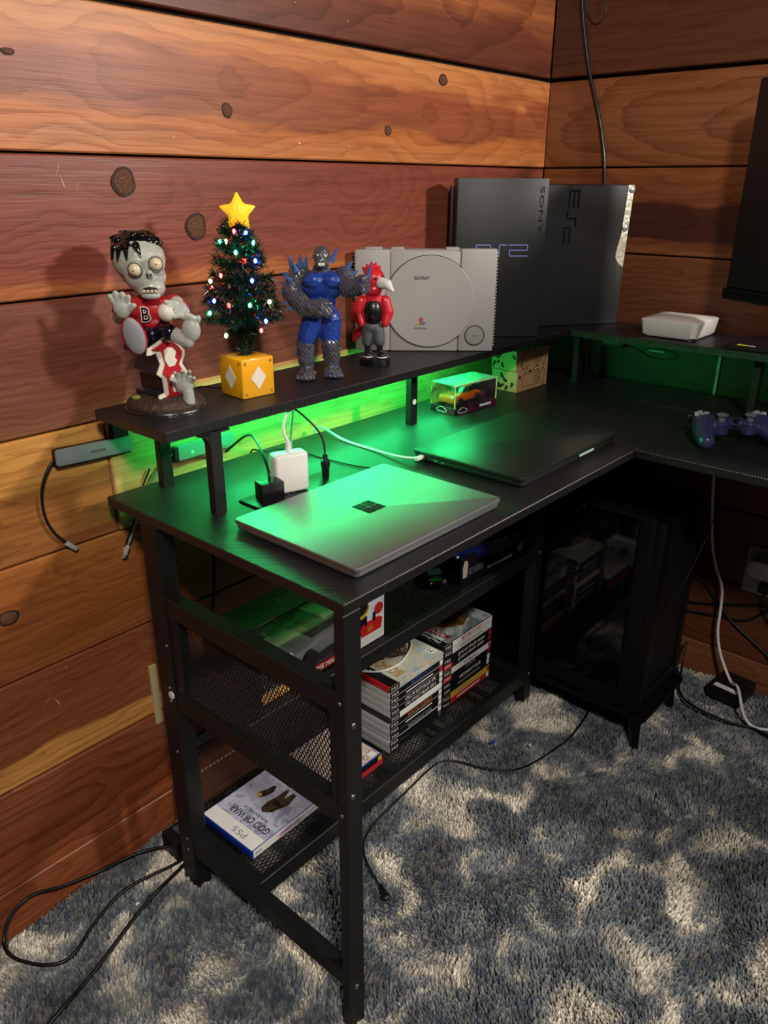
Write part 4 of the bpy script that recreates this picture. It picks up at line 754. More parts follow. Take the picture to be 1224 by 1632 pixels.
# ------------------------------------------------------------------ game cases on the shelves
CLEAR = M('clear_case_plastic', '#b9bab8', .3, var=.04, trans=.15); CBLK = M('case_black', '#141416', .35); CBLU = M('case_blue', '#14308c', .3, coat=.3); CRED = M('case_red', '#b3131c', .3, coat=.3)
PW = M('print_white', '#e4e2dc', .45); PB = M('print_black', '#101012', .4); PR = M('print_red', '#b8222c', .4); PY = M('print_yellow', '#d8a828', .4); PG = M('print_grey', '#8c8f92', .45); PBL = M('print_blue', '#3a5a9a', .4); PP = M('print_purple', '#5a4a78', .4); PO = M('print_orange', '#c8642a', .4)
def game_case(label, loc, rotz, L_, D_, th_, shell, sleeve, band, group, title=None, tcol=None, tag_col=None, cover=None, head=None, texth=.55):
    """flat case: spine faces -y, hinge bands at the left; x = long side"""
    c = thing('game_case', label, 'game case', loc, rotz, group)
    sh_ = obj('shell', box(B(), -L_/2, L_/2, -D_/2, D_/2, 0, th_, bev=.0018), shell, c, smooth='auto')
    sp = obj('spine_print', box(B(), -L_/2+.0015, L_/2-.0015, -D_/2-.0004, -D_/2+.001, .001, th_-.001), sleeve, c)
    obj('spine_band', box(B(), -L_/2+.0015, -L_/2+.031, -D_/2-.0007, -D_/2, .001, th_-.001), band, sp)
    if tag_col: obj('spine_tag', box(B(), L_/2-.012, L_/2-.002, -D_/2-.0007, -D_/2, .002, th_-.002), tag_col, sp)
    if head: text(head, .020, th_*.42, (-L_/2+.0165, -D_/2-.0007, th_/2), (1, 0, 0), (0, 0, 1), PW if band in (PB, PR, CBLK) else PB, sp, lift=.0001)
    if title == '-': obj('title_bar', box(B(), -.035, .052, -D_/2-.0006, -D_/2, th_*.42, th_*.62), tcol or PW, sp)
    elif title: text(title, min(.100, .0062*len(title)), th_*texth, (.012, -D_/2-.0004, th_/2), (1, 0, 0), (0, 0, 1), tcol or PW, sp, lift=.0002, off=.01)
    return c
th = .0146
# black-band stack (left), bottom to top
st3 = [('plain black game case with pale purple strip, lowest in the stack with clear plastic ends', PB, PB, None, None, PP), ('black spined clear game case, second from the bottom of its stack', PB, PB, None, None, PW), ('black spined clear game case with small grey title near the stack bottom', PB, PB, 'RESIDENT EVIL', PG, PW), ('black spined clear game case with a thin white title line', PB, PB, '-', PW, PW),
       ('black spined clear game case with orange title', PB, PB, 'MORTAL KOMBAT', PO, PW), ('white spined game case in the middle of the clear ended stack', PW, PB, None, None, PW), ('black game case titled black ops, just above the white spined case', PB, PB, 'CALL OF DUTY BLACK OPS II', PW, PW), ('black game case titled call of duty, right under the case with a red square', PB, PB, 'CALL OF DUTY BLACK OPS', PW, PW),
       ('black spined game case with short white title and a red square', PB, PB, '-', PW, PR), ('black game case with dark blue title, under the red case', PB, PB, 'BIOSHOCK 2', PBL, PW)]
zs = .1040
for k, (lab, sl, bd_, ti, tc_, tg) in enumerate(st3):
    j = random.Random(k).uniform(-.0012, .0012)
    game_case(lab, (.497+j, -.1475+j*.5, zs), j*4, .172, .137, th, CLEAR if k != 5 else CBLK, sl, bd_, 'game cases stacked on the lower shelf', ti, tc_, tg, head='PS3'); zs += th
c = game_case('red game case with a sky blue and tan cover, top of the clear ended stack', (.497, -.1475, zs), -.01, .172, .137, th, CRED, art('cover_sky', ['#7ea6c4', '#c9c0a2', '#9fb8c4'], 20), PB, 'game cases stacked on the lower shelf', 'BIOSHOCK', PW, None, head='PS3')
top = zs+th
patch('cover', rect(.144, .135, .0135, -.001), (0, 0, th), (1, 0, 0), (0, 1, 0), art('cover_sky'), c); patch('cover_band', rect(.024, .135, -.0705, -.001), (0, 0, th), (1, 0, 0), (0, 1, 0), PB, c)
patch('cover_art', [(-.055, .060), (.05, .060), (.055, .01), (.03, -.02), (.0, -.005), (-.04, .015)], (0, 0, th+.0003), (1, 0, 0), (0, 1, 0), art('cover_dark_art', ['#1c1412', '#6a4a38', '#2c2622', '#b09a80', '#141010'], 45), c)
text('BIOSHOCK', .108, .026, (-.038, -.008, th+.0006), (0, -1, 0), (1, 0, 0), M('bronze_title', '#a87838', .4), c, off=.03) if False else text('BIOSHOCK', .090, .026, (-.036, -.012, th+.0006), (0, 1, 0), (-1, 0, 0), M('bronze_title', '#b08440', .4), c, off=.03)
text('PS3', .045, .012, (-.071, .02, th+.0004), (0, 1, 0), (-1, 0, 0), PW, c); patch('rating_tag', rect(.018, .020, .072, -.045), (0, 0, th+.0002), (1, 0, 0), (0, 1, 0), PW, c); text('M', .012, .012, (.072, -.045, th+.0006), (0, 1, 0), (-1, 0, 0), PB, c)
# second stack, bottom to top
st2 = [('dark red spined game case at the bottom of the tall mixed stack', PR, PB, '-', PW, PW, 'PS2'), ('yellow spined game case in the tall mixed stack', PY, PB, '-', PG, PR, 'PS2'), ('black spined game case with dim title above the yellow one', PB, PB, '-', PG, PW, 'PS2'), ('black game case titled midnight club', PB, PB, 'MIDNIGHT CLUB', PW, PW, 'PS2'),
       ('black game case with small dim title and a red band', PB, PR, 'HITMAN', PG, PR, 'PS2'), ('white game case titled hitman', PW, PB, 'HITMAN 2', PB, PR, 'PS2'), ('black game case with bold white title, red band, lower of two', PB, PR, 'grand theft auto', PW, PR, 'PS2'), ('black game case with bold white title and a red sleeve', PB, PB, 'grand theft auto', PW, PR, 'PS2'),
       ('white spined game case with grey title near the top of the mixed stack', PW, PB, '-', PG, PW, 'PS2')]
zs = .1040; t2 = .0164
for k, (lab, sl, bd_, ti, tc_, tg, hd) in enumerate(st2):
    j = random.Random(k+50).uniform(-.002, .002)
    game_case(lab, (.684+j, -.141+j, zs), j*5, .182, .137, t2, CBLK, sl, bd_, 'game cases stacked on the lower shelf', ti, tc_, tg, head=hd, texth=.7 if 'grand' in ti else .5); zs += t2
c = game_case('game case with grey sports cover and red titles, top of the mixed stack', (.684, -.141, zs), 0, .182, .137, t2, CBLK, PW, PB, 'game cases stacked on the lower shelf', 'MTX MOTOTRAX', PR, PW, head='PS2')
patch('cover', rect(.178, .133), (0, 0, t2), (1, 0, 0), (0, 1, 0), art('cover_grey_sport', ['#8d949a', '#c4c8c8', '#6c7478', '#9aa09e'], 14), c)
patch('cover_art', [(-.05, .058), (.02, .060), (.055, .03), (.05, -.03), (.01, -.045), (-.03, -.02), (-.06, .02)], (0, 0, t2+.0003), (1, 0, 0), (0, 1, 0), art('cover_sport_art', ['#1c1a18', '#8a5a24', '#20242a', '#d08a30', '#3a4044'], 60), c)
patch('cover_band', rect(.014, .133, -.082, 0), (0, 0, t2+.0002), (1, 0, 0), (0, 1, 0), PB, c); text('PlayStation 2', .085, .009, (-.082, -.01, t2+.0006), (0, 1, 0), (-1, 0, 0), PW, c); text('MOTOTRAX', .095, .020, (-.055, -.01, t2+.0008), (0, 1, 0), (-1, 0, 0), M('title_red_dark', '#8c1c1c', .4), c, off=.03, shear=.2)
tag(obj('white_cable', tube(B(), [(.577, -.120, top+.003), (.558, -.149, top+.003), (.525, -.167, top+.003), (.482, -.178, top+.003), (.443, -.170, top+.003), (.415, -.140, top+.003), (.408, -.100, top+.003)], .0022, 8), WHT, smooth=True), 'short white cord lying across the top of the stacked game cases', 'cord')
# flat pair beside the stack
c = game_case('thin red game case lying under the blue edged case', (.318, -.157, .1040), PI*0, .132, .165*.80, .0125, CRED, PR, PR, 'game cases lying flat on the lower shelf')
c = game_case('blue edged game case with a busy orange and white crowd cover', (.312, -.155, .1166), 0, .137, .137*1.0, .0145, CBLU, PB, PB, 'game cases lying flat on the lower shelf', None, None, PY)
patch('cover', rect(.131, .131), (0, 0, .0145), (1, 0, 0), (0, 1, 0), art('cover_crowd', ['#f2ece2', '#c87830', '#f4efe8', '#7a3a20', '#ece6da', '#3a1c14', '#f0d0a0'], 70, detail=4, dist=2), c); patch('rating_tag', rect(.016, .012, .052, -.055), (0, 0, .0148), (1, 0, 0), (0, 1, 0), PW, c)
# blue case with the axe-grey cover, lying nearer the end
c = thing('game_case', 'blue game case with an icy grey cover and white banner, alone on the lower shelf', 'game case', (.138, -.1465, .1040), math.radians(1), 'game cases lying flat on the lower shelf')
L2, D2, T2 = .172, .137, .0165
obj('shell', box(B(), -L2/2, L2/2, -D2/2, D2/2, 0, T2, bev=.0025), CBLU, c, smooth='auto')
ICE = art('cover_ice', ['#7c7c96', '#a8a8be', '#c4c4d4', '#8e8ea8', '#d6d6e2'], 22, detail=5); obj('spine_print', box(B(), -L2/2+.004, L2/2-.004, -D2/2-.0005, -D2/2+.001, .0008, T2-.0008), PW, c)
patch('spine_art', rect(.10, .011), (.03, -D2/2-.0005, T2/2), (1, 0, 0), (0, 0, 1), ICE, c); text('GOD OF WAR RAGNAROK', .055, .006, (.0, -D2/2-.0009, T2/2), (1, 0, 0), (0, 0, 1), PR, c); text('PS5', .014, .005, (-.070, -D2/2-.0006, T2/2), (1, 0, 0), (0, 0, 1), PB, c)
patch('cover', rect(L2-.006, D2-.004, .001, 0), (0, 0, T2), (1, 0, 0), (0, 1, 0), ICE, c); patch('cover_band', rect(.029, D2-.004, -.0685, 0), (0, 0, T2+.0002), (1, 0, 0), (0, 1, 0), PW, c)
text('PS5', .036, .013, (-.0695, -.022, T2+.0006), (0, -1, 0), (1, 0, 0), PB, c) if False else text('PS5', .034, .012, (-.0695, -.018, T2+.0006), (0, 1, 0), (-1, 0, 0), PG, c)
text('GOD OF WAR', .100, .016, (-.038, -.008, T2+.0004), (0, 1, 0), (-1, 0, 0), M('title_pewter', '#4c4c52', .3, .4), c, off=.02); text('RAGNAROK', .062, .006, (-.022, -.005, T2+.0004), (0, 1, 0), (-1, 0, 0), PB, c)
DKA = art('cover_dark_figures', ['#14100e', '#2e221c', '#5a4636', '#1c1614'], 60)
patch('cover_art', [(-.012, -.012), (.0, -.026), (.014, -.030), (.030, -.036), (.056, -.030), (.058, -.022), (.036, -.018), (.058, -.010), (.056, -.004), (.030, -.004), (.012, .0), (-.006, -.002)], (0, 0, T2+.0003), (1, 0, 0), (0, 1, 0), DKA, c)
patch('cover_art', [(.010, .020), (.022, .012), (.036, .010), (.050, .016), (.048, .022), (.034, .024), (.020, .030), (.012, .028)], (0, 0, T2+.0003), (1, 0, 0), (0, 1, 0), DKA, c)
patch('cover_art', [(.008, .024), (.014, .020), (.020, .024), (.016, .030)], (0, 0, T2+.0006), (1, 0, 0), (0, 1, 0), PY, c)
k = patch('rating_tag', rect(.012, .014, .076, -.055), (0, 0, T2+.0004), (1, 0, 0), (0, 1, 0), PW, c); text('M', .008, .008, (.076, -.055, T2+.0008), (0, 1, 0), (-1, 0, 0), PB, c)

# ------------------------------------------------------------------ boxed toys on the upper shelf
UZ = .4200
t = thing('toy_car_box', 'black display box with a silver coupe behind its window, on the upper shelf', 'box', (.219, -.243, UZ))
w2_ = .143; dp = .142; hb = .092
GPRINT = M('box_print_green_black', '#131a14', .35, coat=.3)
obj('tray', box(B(), -w2_, w2_, 0, dp, 0, .022, bev=.0006, seg=1), CBLK, t); obj('back_card', box(B(), -w2_, w2_, dp-.002, dp, .0215, hb), GPRINT, t)
obj('end_card', box(B(), -w2_, -w2_+.002, .0, dp-.0015, .0215, hb), GPRINT, t); obj('top_card', box(B(), -w2_, w2_, .070, dp-.0015, hb-.002, hb), GPRINT, t)
obj('inner_print', box(B(), -w2_+.003, .06, dp-.006, dp-.002, .023, hb-.003), art('print_silver_street', ['#9aa0a0', '#c8cac8', '#6a706e', '#b4b8b4'], 10), t)
obj('window_film', box(B(), -w2_+.0015, w2_-.082, .0002, .0007, .022, hb-.001), FILM, t); obj('window_film', box(B(), -w2_+.0015, w2_-.082, .0007, .0705, hb-.0012, hb-.0006), FILM, t)
obj('front_card', box(B(), w2_-.082, w2_, -.0004, .0012, .0, hb), PW, t)
SKY = art('print_blue_sky', ['#5a78b0', '#cfd6e2', '#e8ecf0', '#7f98c4'], 28); fx = w2_-.041
patch('print_sky', rect(.050, .040, .014, .024), (fx, -.0006, hb/2), (1, 0, 0), (0, 0, 1), SKY, t); patch('print_shadow', [(-.040, -.040), (-.036, .040), (.0, .040), (-.008, .010), (-.022, -.020)], (fx, -.0007, hb/2), (1, 0, 0), (0, 0, 1), PB, t)
patch('print_red_car', [(-.018, -.026), (.032, -.026), (.036, -.006), (.026, .0), (-.012, .0), (-.022, -.010)], (fx, -.0010, hb/2), (1, 0, 0), (0, 0, 1), M('print_car_red', '#c42020', .35), t)
for q in (-.008, .014): patch('print_dark', rect(.007, .018, q, .004), (fx, -.0013, hb/2), (1, 0, 0), (0, 0, 1), PB, t)
patch('print_plate', rect(.014, .010, .003, -.016), (fx, -.0013, hb/2), (1, 0, 0), (0, 0, 1), PO, t)
bm = B(); tube(bm, [(-.041+.020-.020*math.cos(a_)*1.0, .022-.020*math.sin(a_), 0) for a_ in [PI*k/10 for k in range(11)]], .0026, 6, 2); x = obj('print_arc', bm, M('print_arc_yellow', '#d8b838', .4), t); x.matrix_local = frame((fx, -.0012, hb/2+.012), (1, 0, 0), (0, 0, 1))
bm = lathe(B(), [(.0085, 0), (.0115, 0), (.0115, .0005), (.0085, .0005)], 24); x = obj('print_badge', bm, PR, t); x.matrix_local = frame((fx+.026, -.0009, hb/2+.016), (1, 0, 0), (0, 0, 1))
obj('ribbon', box(B(), -.052, w2_-.083, -.0004, .0005, .004, .018), M('ribbon_red', '#b81c2c', .35), t); text('TIME MACHINE', .085, .0095, (.008, -.0006, .011), (1, 0, 0), (0, 0, 1), PW, t, off=.02)
FLM = art('print_flame', ['#d8301c', '#f0a030', '#f6dc90', '#e8602c', '#b02818'], 90); obj('flame_strip', box(B(), -w2_+.001, -.060, -.0005, .0005, .002, .020), FLM, t)
text('BACK TO', .042, .012, (.010, .112, hb), (1, 0, 0), (0, 1, 0), M('title_olive', '#8a8a3a', .4), t, shear=.2, off=.02); text('THE FUTURE', .050, .016, (.012, .096, hb), (1, 0, 0), (0, 1, 0), M('title_olive'), t, shear=.2, off=.02)
obj('side_strip', box(B(), -w2_-.0005, -w2_+.0005, .004, dp-.01, .003, .019), M('side_strip_maroon', '#5a141c', .4), t); text('BACK TO THE FUTURE', .11, .009, (-w2_-.0006, .07, .011), (0, -1, 0), (0, 0, 1), M('title_amber', '#a8702c', .4), t)
toy_car('toy_car', 'silver toy coupe inside the black display box', (.232, -.200, UZ+.0222), .10, .185, M('silver_paint', '#8f9492', .3, .5, var=.04), M('car_glass'), boxy=True)
# long low box with a blue car and a red car
t = thing('toy_car_box', 'long black blister box with a blue toy car, on the upper shelf near the leg', 'box', (.712, -.243, UZ), math.radians(-4))
obj('tray', box(B(), -.108, .108, 0, .085, 0, .016, bev=.0006, seg=1), CBLK, t); obj('front_card', prism(B(), [(-.108, 0), (.108, 0), (.108, .030), (.080, .036), (.060, .022), (-.045, .024), (-.060, .060), (-.108, .066)], .0014, mat4=frame((0, .001, 0), (1, 0, 0), (0, 0, 1))), CBLK, t)
obj('window_film', prism(B(), [(-.106, .016), (.106, .016), (.106, .045), (.06, .066), (-.106, .066)], .0004, mat4=frame((0, .004, 0), (1, 0, 0), (0, 0, 1))), FILM, t)
patch('print_figure', [(-.100, .012), (-.088, .012), (-.085, .040), (-.090, .050), (-.097, .050), (-.102, .036)], (0, -.0004, 0), (1, 0, 0), (0, 0, 1), M('print_pale_figure', '#b9a898', .5), t)
text('FAST FURIOUS', .042, .018, (-.062, -.0004, .034), (1, 0, .25), (0, 0, 1), M('title_silver', '#8a8d92', .3, .5), t, off=.02, shear=.2) if False else text('FAST & FURIOUS', .048, .015, (-.060, -.0006, .022), (1, 0, 0), (0, 0, 1), M('title_silver', '#8a8d92', .3, .5), t, off=.02, shear=.2)
text("DOM'S & BRIAN'S 1:32", .080, .007, (.025, -.0006, .012), (1, 0, 0), (0, 0, 1), PW, t, off=.02) if False else patch('title_bar', rect(.085, .006), (.022, -.0006, .011), (1, 0, 0), (0, 0, 1), PW, t)
patch('badge', circ(.010), (.092, -.0006, .020), (1, 0, 0), (0, 0, 1), PG, t)
toy_car('toy_car', 'dark blue toy car with chrome wheels inside the long blister box', (.704, -.194, UZ+.0162), -.07, .165, M('blue_paint', '#14206a', .2, coat=.8), M('car_glass'), boxy=True)
obj('red_end_card', prism(B(), [(.070, .016), (.106, .016), (.106, .040), (.098, .058), (.080, .064), (.070, .060)], .0012, mat4=frame((0, .080, 0), (1, 0, 0), (0, 0, 1))), M('card_red', '#a82818', .35), t)
toy_car('toy_car', 'black toy car parked loose on the upper shelf mesh', (.585, -.180, UZ-.0005), .9, .085, M('black_paint', '#0a0a0b', .12, coat=1), M('car_glass'))

# ------------------------------------------------------------------ plugs, hubs and cables on the desktop
t = thing('power_adapter', 'white square wall charger standing in the desktop socket', 'charger', (.196, -.196, H+.0048), math.radians(-18))
obj('body', box(B(), -.0275, .0275, -.014, .014, 0, .062, bev=.0055, seg=3), WHT, t, smooth='auto')
obj('plug_sleeve', cyl(B(), (0, 0, .060), (0, 0, .078), .0048, .0042, 14), WHT, t, smooth='auto')
obj('cable', tube(B(), [(0, 0, .077), (-.004, .004, .092), (.006, .022, .105), (.030, .055, .110), (.05, .09, .094), (.075, .155, .050), (.088, .190, .012), (.092, .2, -.03)], .0024, 8), WHT, t, smooth=True)
t = thing('black_plug', 'black cube power plug in the desktop socket with a cable arching away', 'plug', (.150, -.203, H+.0048), math.radians(-15))
obj('body', box(B(), -.018, .018, -.014, .014, 0, .030, bev=.002), BLKP, t, smooth='auto')
obj('cable', tube(B(), [(.0, 0, .029), (.002, .004, .042), (.008, .035, .060), (.02, .09, .070), (.028, .14, .058), (.028, .190, .030), (.02, .212, .012)], .0022, 8), BLKP, t, smooth=True)
t = thing('usb_plug', 'small black upright connector in the desktop socket, cable rising to the shelf', 'plug', (.271, -.198, H+.0040))
obj('body', lathe(B(), [(.0055, 0), (.0062, .004), (.0062, .018), (.0075, .021), (.0075, .030), (.004, .034), (.004, .042)], 14), BLKP, t, smooth='auto')
obj('cable', tube(B(), [(0, 0, .041), (.001, .004, .060), (-.004, .012, .080), (-.02, .03, .105), (-.03, .045, .1165)], .0016, 8), BLKP, t, smooth=True)
tag(obj('charging_cable', tube(B(), [(.446, .022, .66), (.448, .016, .715), (.447, -.004, .742), (.437, -.08, .7335), (.432, -.162, .7335), (.426, -.212, .736), (.4285, -.246, .739), (.4450, -.2560, .7395)], .0024, 8), WHT, smooth=True), 'white charging cable running across the desk into the dark laptop', 'cable')
tag(obj('charging_plug', box(B(), .428, .4475, -.2600, -.2520, .7362, .7427, bev=.0018), WHT, smooth='auto'), 'white connector plugged into the side of the dark laptop', 'plug')
tag(obj('black_cable', tube(B(), [(.290, .015, .70), (.292, .010, .73), (.296, -.015, .7325), (.322, -.022, .7325), (.338, -.060, .7325), (.342, -.128, .7325), (.350, -.190, .7325), (.366, -.234, .7325)], .0015, 8), BLKP, smooth=True), 'thin black cable lying across the desk behind the silver laptop', 'cable')
HUBG = M('hub_grey', '#84888a', .35, .15, var=.05)
t = thing('usb_hub', 'grey rectangular hub on the left wall below the raised shelf, cable hanging', 'hub', (.005, WY-.0002, .797), 0)
obj('body', prism(B(), rrect(-.062, .062, -.0125, .0125, .004), .012, bev=.0015, mat4=Matrix.Rotation(.04, 4, 'Y') @ frame((0, -.0012, 0), (1, 0, 0), (0, 0, 1))), HUBG, t, smooth='auto'); obj('back_shell', prism(B(), rrect(-.063, .063, -.0145, .0140, .004), .0085, bev=.001, mat4=Matrix.Rotation(.04, 4, 'Y') @ frame((0, -.0005, -.001), (1, 0, 0), (0, 0, 1))), BLKP, t, smooth='auto')
patch('faint_print', rect(.024, .0045), (.004, -.0134, -.0003), (1, 0, -.04), (0, 0, 1), M('hub_print', '#5c6265', .4), t)
obj('mount', box(B(), .030, .056, -.016, -.0005, .012, .056, bev=.001, seg=1), BLKP, t)
obj('cable', tube(B(), [(-.060, -.006, -.002), (-.072, -.007, -.008), (-.088, -.007, -.038), (-.091, -.007, -.077), (-.082, -.007, -.108), (-.066, -.007, -.131)], .0022, 8), BLKP, t, smooth=True); obj('connector', box(B(), -.011, .011, -.0038, .0038, -.0036, .0036, bev=.0014, mat4=Matrix.Translation((-.059, -.007, -.139)) @ Matrix.Rotation(.78, 4, 'Y')), M('connector_silver', '#c4c4c2', .4, .4), t, smooth='auto')
t = thing('usb_hub', 'dark grey hub behind the raised shelf legs, lit green', 'hub', (.203, WY-.0045, .757), 0)
obj('body', prism(B(), rrect(-.058, .058, -.0125, .0125, .004), .013, bev=.0015, mat4=frame((0, 0, 0), (1, 0, 0), (0, 0, 1))), HUBG, t, smooth='auto'); obj('end_cap', box(B(), -.066, -.056, -.013, -.0005, -.0125, .0125, bev=.002), BLKP, t, smooth='auto')
obj('led_dot', cyl(B(), (-.030, -.0128, -.002), (-.030, -.0135, -.002), .003, n=14), M('hub_dot', '#b8f0d0', .4), t); text('100W', .018, .006, (.010, -.0131, .0), (1, 0, 0), (0, 0, 1), PW, t)
obj('cable', tube(B(), [(-.064, -.006, 0), (-.085, -.006, -.010), (-.110, -.008, -.035), (-.140, -.010, -.080), (-.168, -.012, -.125)], .0020, 8), HUBG, t, smooth=True); obj('connector', box(B(), -.0028, .0028, -.002, .002, -.009, .009, bev=.001, mat4=Matrix.Translation((-.1725, -.012, -.134)) @ Matrix.Rotation(.45, 4, 'Y')), M('connector_silver', '#c4c4c2', .4, .4), t, smooth='auto')
t = thing('hanging_cable', 'thin black cable hanging down the left wall behind the desk corner', 'cable', (.060, WY-.010, .70), 0)
obj('cord', tube(B(), [(.034, 0, .045), (.012, 0, .010), (-.006, 0, -.035), (-.022, 0, -.062), (-.027, 0, -.075)], .0016, 8), BLKP, t, smooth=True); obj('connector', box(B(), -.0026, .0026, -.002, .002, -.009, .009, bev=.001, mat4=Matrix.Translation((-.0295, 0, -.083)) @ Matrix.Rotation(.3, 4, 'Y')), M('connector_silver', '#c4c4c2', .4, .4), t, smooth='auto')
# cables bundled under the wing shelf
t = thing('adapter_block', 'small black adapter with looped cords hanging under the corner shelf', 'adapter', (1.10, -.25, R-.0152))
obj('body', box(B(), -.010, .012, -.055, .0, -.012, .0, bev=.002), BLKP, t, smooth='auto'); obj('cord', tube(B(), [(0, -.055, -.006), (.01, -.075, -.015), (.02, -.11, -.030), (.02, -.15, -.028), (.015, -.165, -.02), (.02, -.14, -.012), (.02, -.10, -.010), (.02, -.06, -.03), (.02, -.02, -.03), (.02, .01, -.015)], .0014, 6), BLKP, t, smooth=True); obj('tag', box(B(), .012, .020, -.135, -.100, -.016, -.012, bev=.001, seg=1), M('tag_pale', '#a8c4b4', .4), t)
tag(obj('pale_strip', box(B(), WX-.006, WX-.0005, -.459, -.453, H-.02, R-.03), M('pale_cord', '#b9d0c0', .5)), 'pale narrow strip running down the right wall under the corner shelf', 'strip')
tag(obj('power_cable', tube(B(), [(WX-.006, -.030, 1.60), (WX-.006, -.034, 1.54), (WX-.006, -.062, 1.42), (WX-.006, -.108, 1.293), (WX-.006, -.130, 1.185), (WX-.006, -.134, 1.05), (WX-.006, -.134, .9), (WX-.006, -.134, .60)], .0042, 8), M('cable_black_gloss', '#121213', .25), smooth=True), 'thick black cable running down the right wall behind the consoles', 'cable')
tag(obj('thin_wire', tube(B(), [(WX-.003, -.040, 1.60), (WX-.003, -.045, 1.53), (WX-.003, -.060, 1.500), (WX-.003, -.080, 1.498), (WX-.003, -.092, 1.52), (WX-.003, -.086, 1.60)], .0011, 6), BLKP, smooth=True), 'thin looped black wire on the right wall near the thick cable', 'wire')

# ------------------------------------------------------------------ computer tower on its stand
TB = M('tower_black', '#070707', .42, var=.08, spec=.35); TG = M('tower_glass', '#030304', .05, var=0, spec=.45)
t = thing('tower_stand', 'low black stand with short legs under the computer tower', 'stand', (.975, -.330, 0))
obj('board', prism(B(), rrect(-.115, .115, -.225, .215, .018), .012, bev=.002, mat4=Matrix.Translation((0, 0, .088))), TB, t, smooth='auto')
for sx in (-1, 1):
    for sy in (-1, 1): obj('leg', cyl(B(), (sx*.098, sy*.200-.005, .003), (sx*.092, sy*.190-.005, .089), .011, .016, 4), TB, t)
t = thing('computer_tower', 'black computer tower with a dark glass side and mesh front', 'computer', (.975, -.330, .1005))
obj('chassis', box(B(), -.100, .100, -.185, .205, 0, .455, bev=.003), TB, t, smooth='auto')
obj('side_glass', box(B(), -.1055, -.1005, -.150, .195, .042, .450, bev=.0008, seg=1), TG, t); obj('side_skirt', box(B(), -.1055, -.1, -.150, .195, .003, .040, bev=.001, seg=1), TB, t); obj('side_pillar', box(B(), -.1052, -.098, -.186, -.152, .003, .450, bev=.002), TB, t, smooth='auto')
obj('front_frame', prism(B(), [(-.104, 0), (.104, 0), (.104, .455), (-.104, .455), (-.104, .43), (-.06, .43), (.085, .43), (.085, .05), (-.06, .05), (-.06, .43), (-.104, .43)], .018, mat4=frame((0, -.185, 0), (1, 0, 0), (0, 0, 1))), TB, t) if False else None
for dims in ((-.104, -.070, -.206, -.184, .0, .455), (.080, .104, -.206, -.184, .0, .455), (-.0705, .0805, -.206, -.184, .0, .045), (-.0705, .0805, -.206, -.184, .425, .455)): boxo('front_frame', dims, TB, t, bev=.002)
mesh_panel('front_mesh', frame((0, -.200, 0), (1, 0, 0), (0, 0, 1)), -.071, .081, .044, .426, math.radians(58), .0062, .0019, M('tower_mesh', '#141416', .4, .2), t)
for sx in (-.085, .085):
    for sy in (-.16, .18): obj('foot', cyl(B(), (sx, sy, -.0006), (sx, sy, .002), .008, n=12), RUB, t)
tag(obj('thin_cable', tube(B(), [(1.06, -.575, .70), (1.00, -.585, .56), (.94, -.575, .45), (.90, -.560, .38), (.868, -.540, .315), (.862, -.50, .25), (.862, -.42, .165), (.855, -.32, .12), (.85, -.22, .09)], .0009, 6), M('thin_cable_grey', '#161617', .3), smooth=True), 'thin dark cable slanting across the computer tower', 'cable')

# ------------------------------------------------------------------ outlet, cords and bits by the right wall
t = thing('electrical_outlet', 'beige wall outlet plate low on the right wall', 'outlet', (WX, -.640, .336))
obj('plate', box(B(), -.006, .0005, -.047, .045, -.060, .058, bev=.002), M('outlet_beige', '#b8ad98', .4), t, smooth='auto')
t = thing('power_adapter', 'flat white adapter plugged into the beige wall outlet', 'charger', (WX-.0055, -.655, .352))
obj('body', prism(B(), rrect(-.045, .045, -.018, .026, .016), .045, bev=.004, mat4=frame((0, 0, 0), (0, -1, 0), (0, 0, 1))), WHT, t, smooth='auto')
t = thing('black_plug', 'black plug hanging from the beige wall outlet below the white adapter', 'plug', (WX-.0055, -.648, .306))
obj('body', box(B(), -.026, .0, -.012, .012, -.012, .010, bev=.003), BLKP, t, smooth='auto'); obj('cable', tube(B(), [(-.02, -.002, -.010), (-.03, -.012, -.03), (-.028, -.03, -.06), (-.02, -.055, -.09)], .0032, 8), BLKP, t, smooth=True)
tag(obj('white_cable', tube(B(), [(1.20, -.500, .60), (1.215, -.512, .46), (1.225, -.523, .379), (1.225, -.541, .326), (1.225, -.561, .283), (1.225, -.567, .233), (1.225, -.571, .165), (1.222, -.588, .109), (1.200, -.628, .060), (1.165, -.655, .072), (1.115, -.690, .042), (1.105, -.720, .026), (1.13, -.765, .026)], .0036, 8), WHT, smooth=True), 'white cable hanging down the right wall onto the carpet', 'cable')
for i, (lab, pts_) in enumerate((('black cord strung level along the right wall, upper one', [(WX-.006, -.45, .195), (WX-.006, -.51, .207), (WX-.006, -.576, .228), (WX-.006, -.664, .255), (WX-.006, -.75, .27)]), ('black cord sagging along the right wall below the level one', [(WX-.006, -.46, .170), (WX-.006, -.522, .181), (WX-.006, -.566, .190), (WX-.006, -.620, .200), (WX-.006, -.665, .245), (WX-.006, -.72, .29)]), ('black cord slanting down the right wall towards the floor', [(WX-.009, -.50, .275), (WX-.009, -.521, .257), (WX-.009, -.581, .195), (WX-.009, -.648, .152), (WX-.009, -.700, .115), (WX-.012, -.78, .03)]), ('black cord looping on the carpet around the power brick', [(1.235, -.500, .10), (1.20, -.51, .05), (1.13, -.535, .026), (1.09, -.585, .026), (1.085, -.66, .026), (1.10, -.72, .026), (1.09, -.78, .026)]))):
    tag(obj('black_cable', tube(B(), pts_, .003, 8), BLKP, smooth=True), lab, 'cord')
t = thing('power_brick', 'black power brick with a white label lying on the carpet', 'power brick', (1.205, -.632, .020), math.radians(-6))
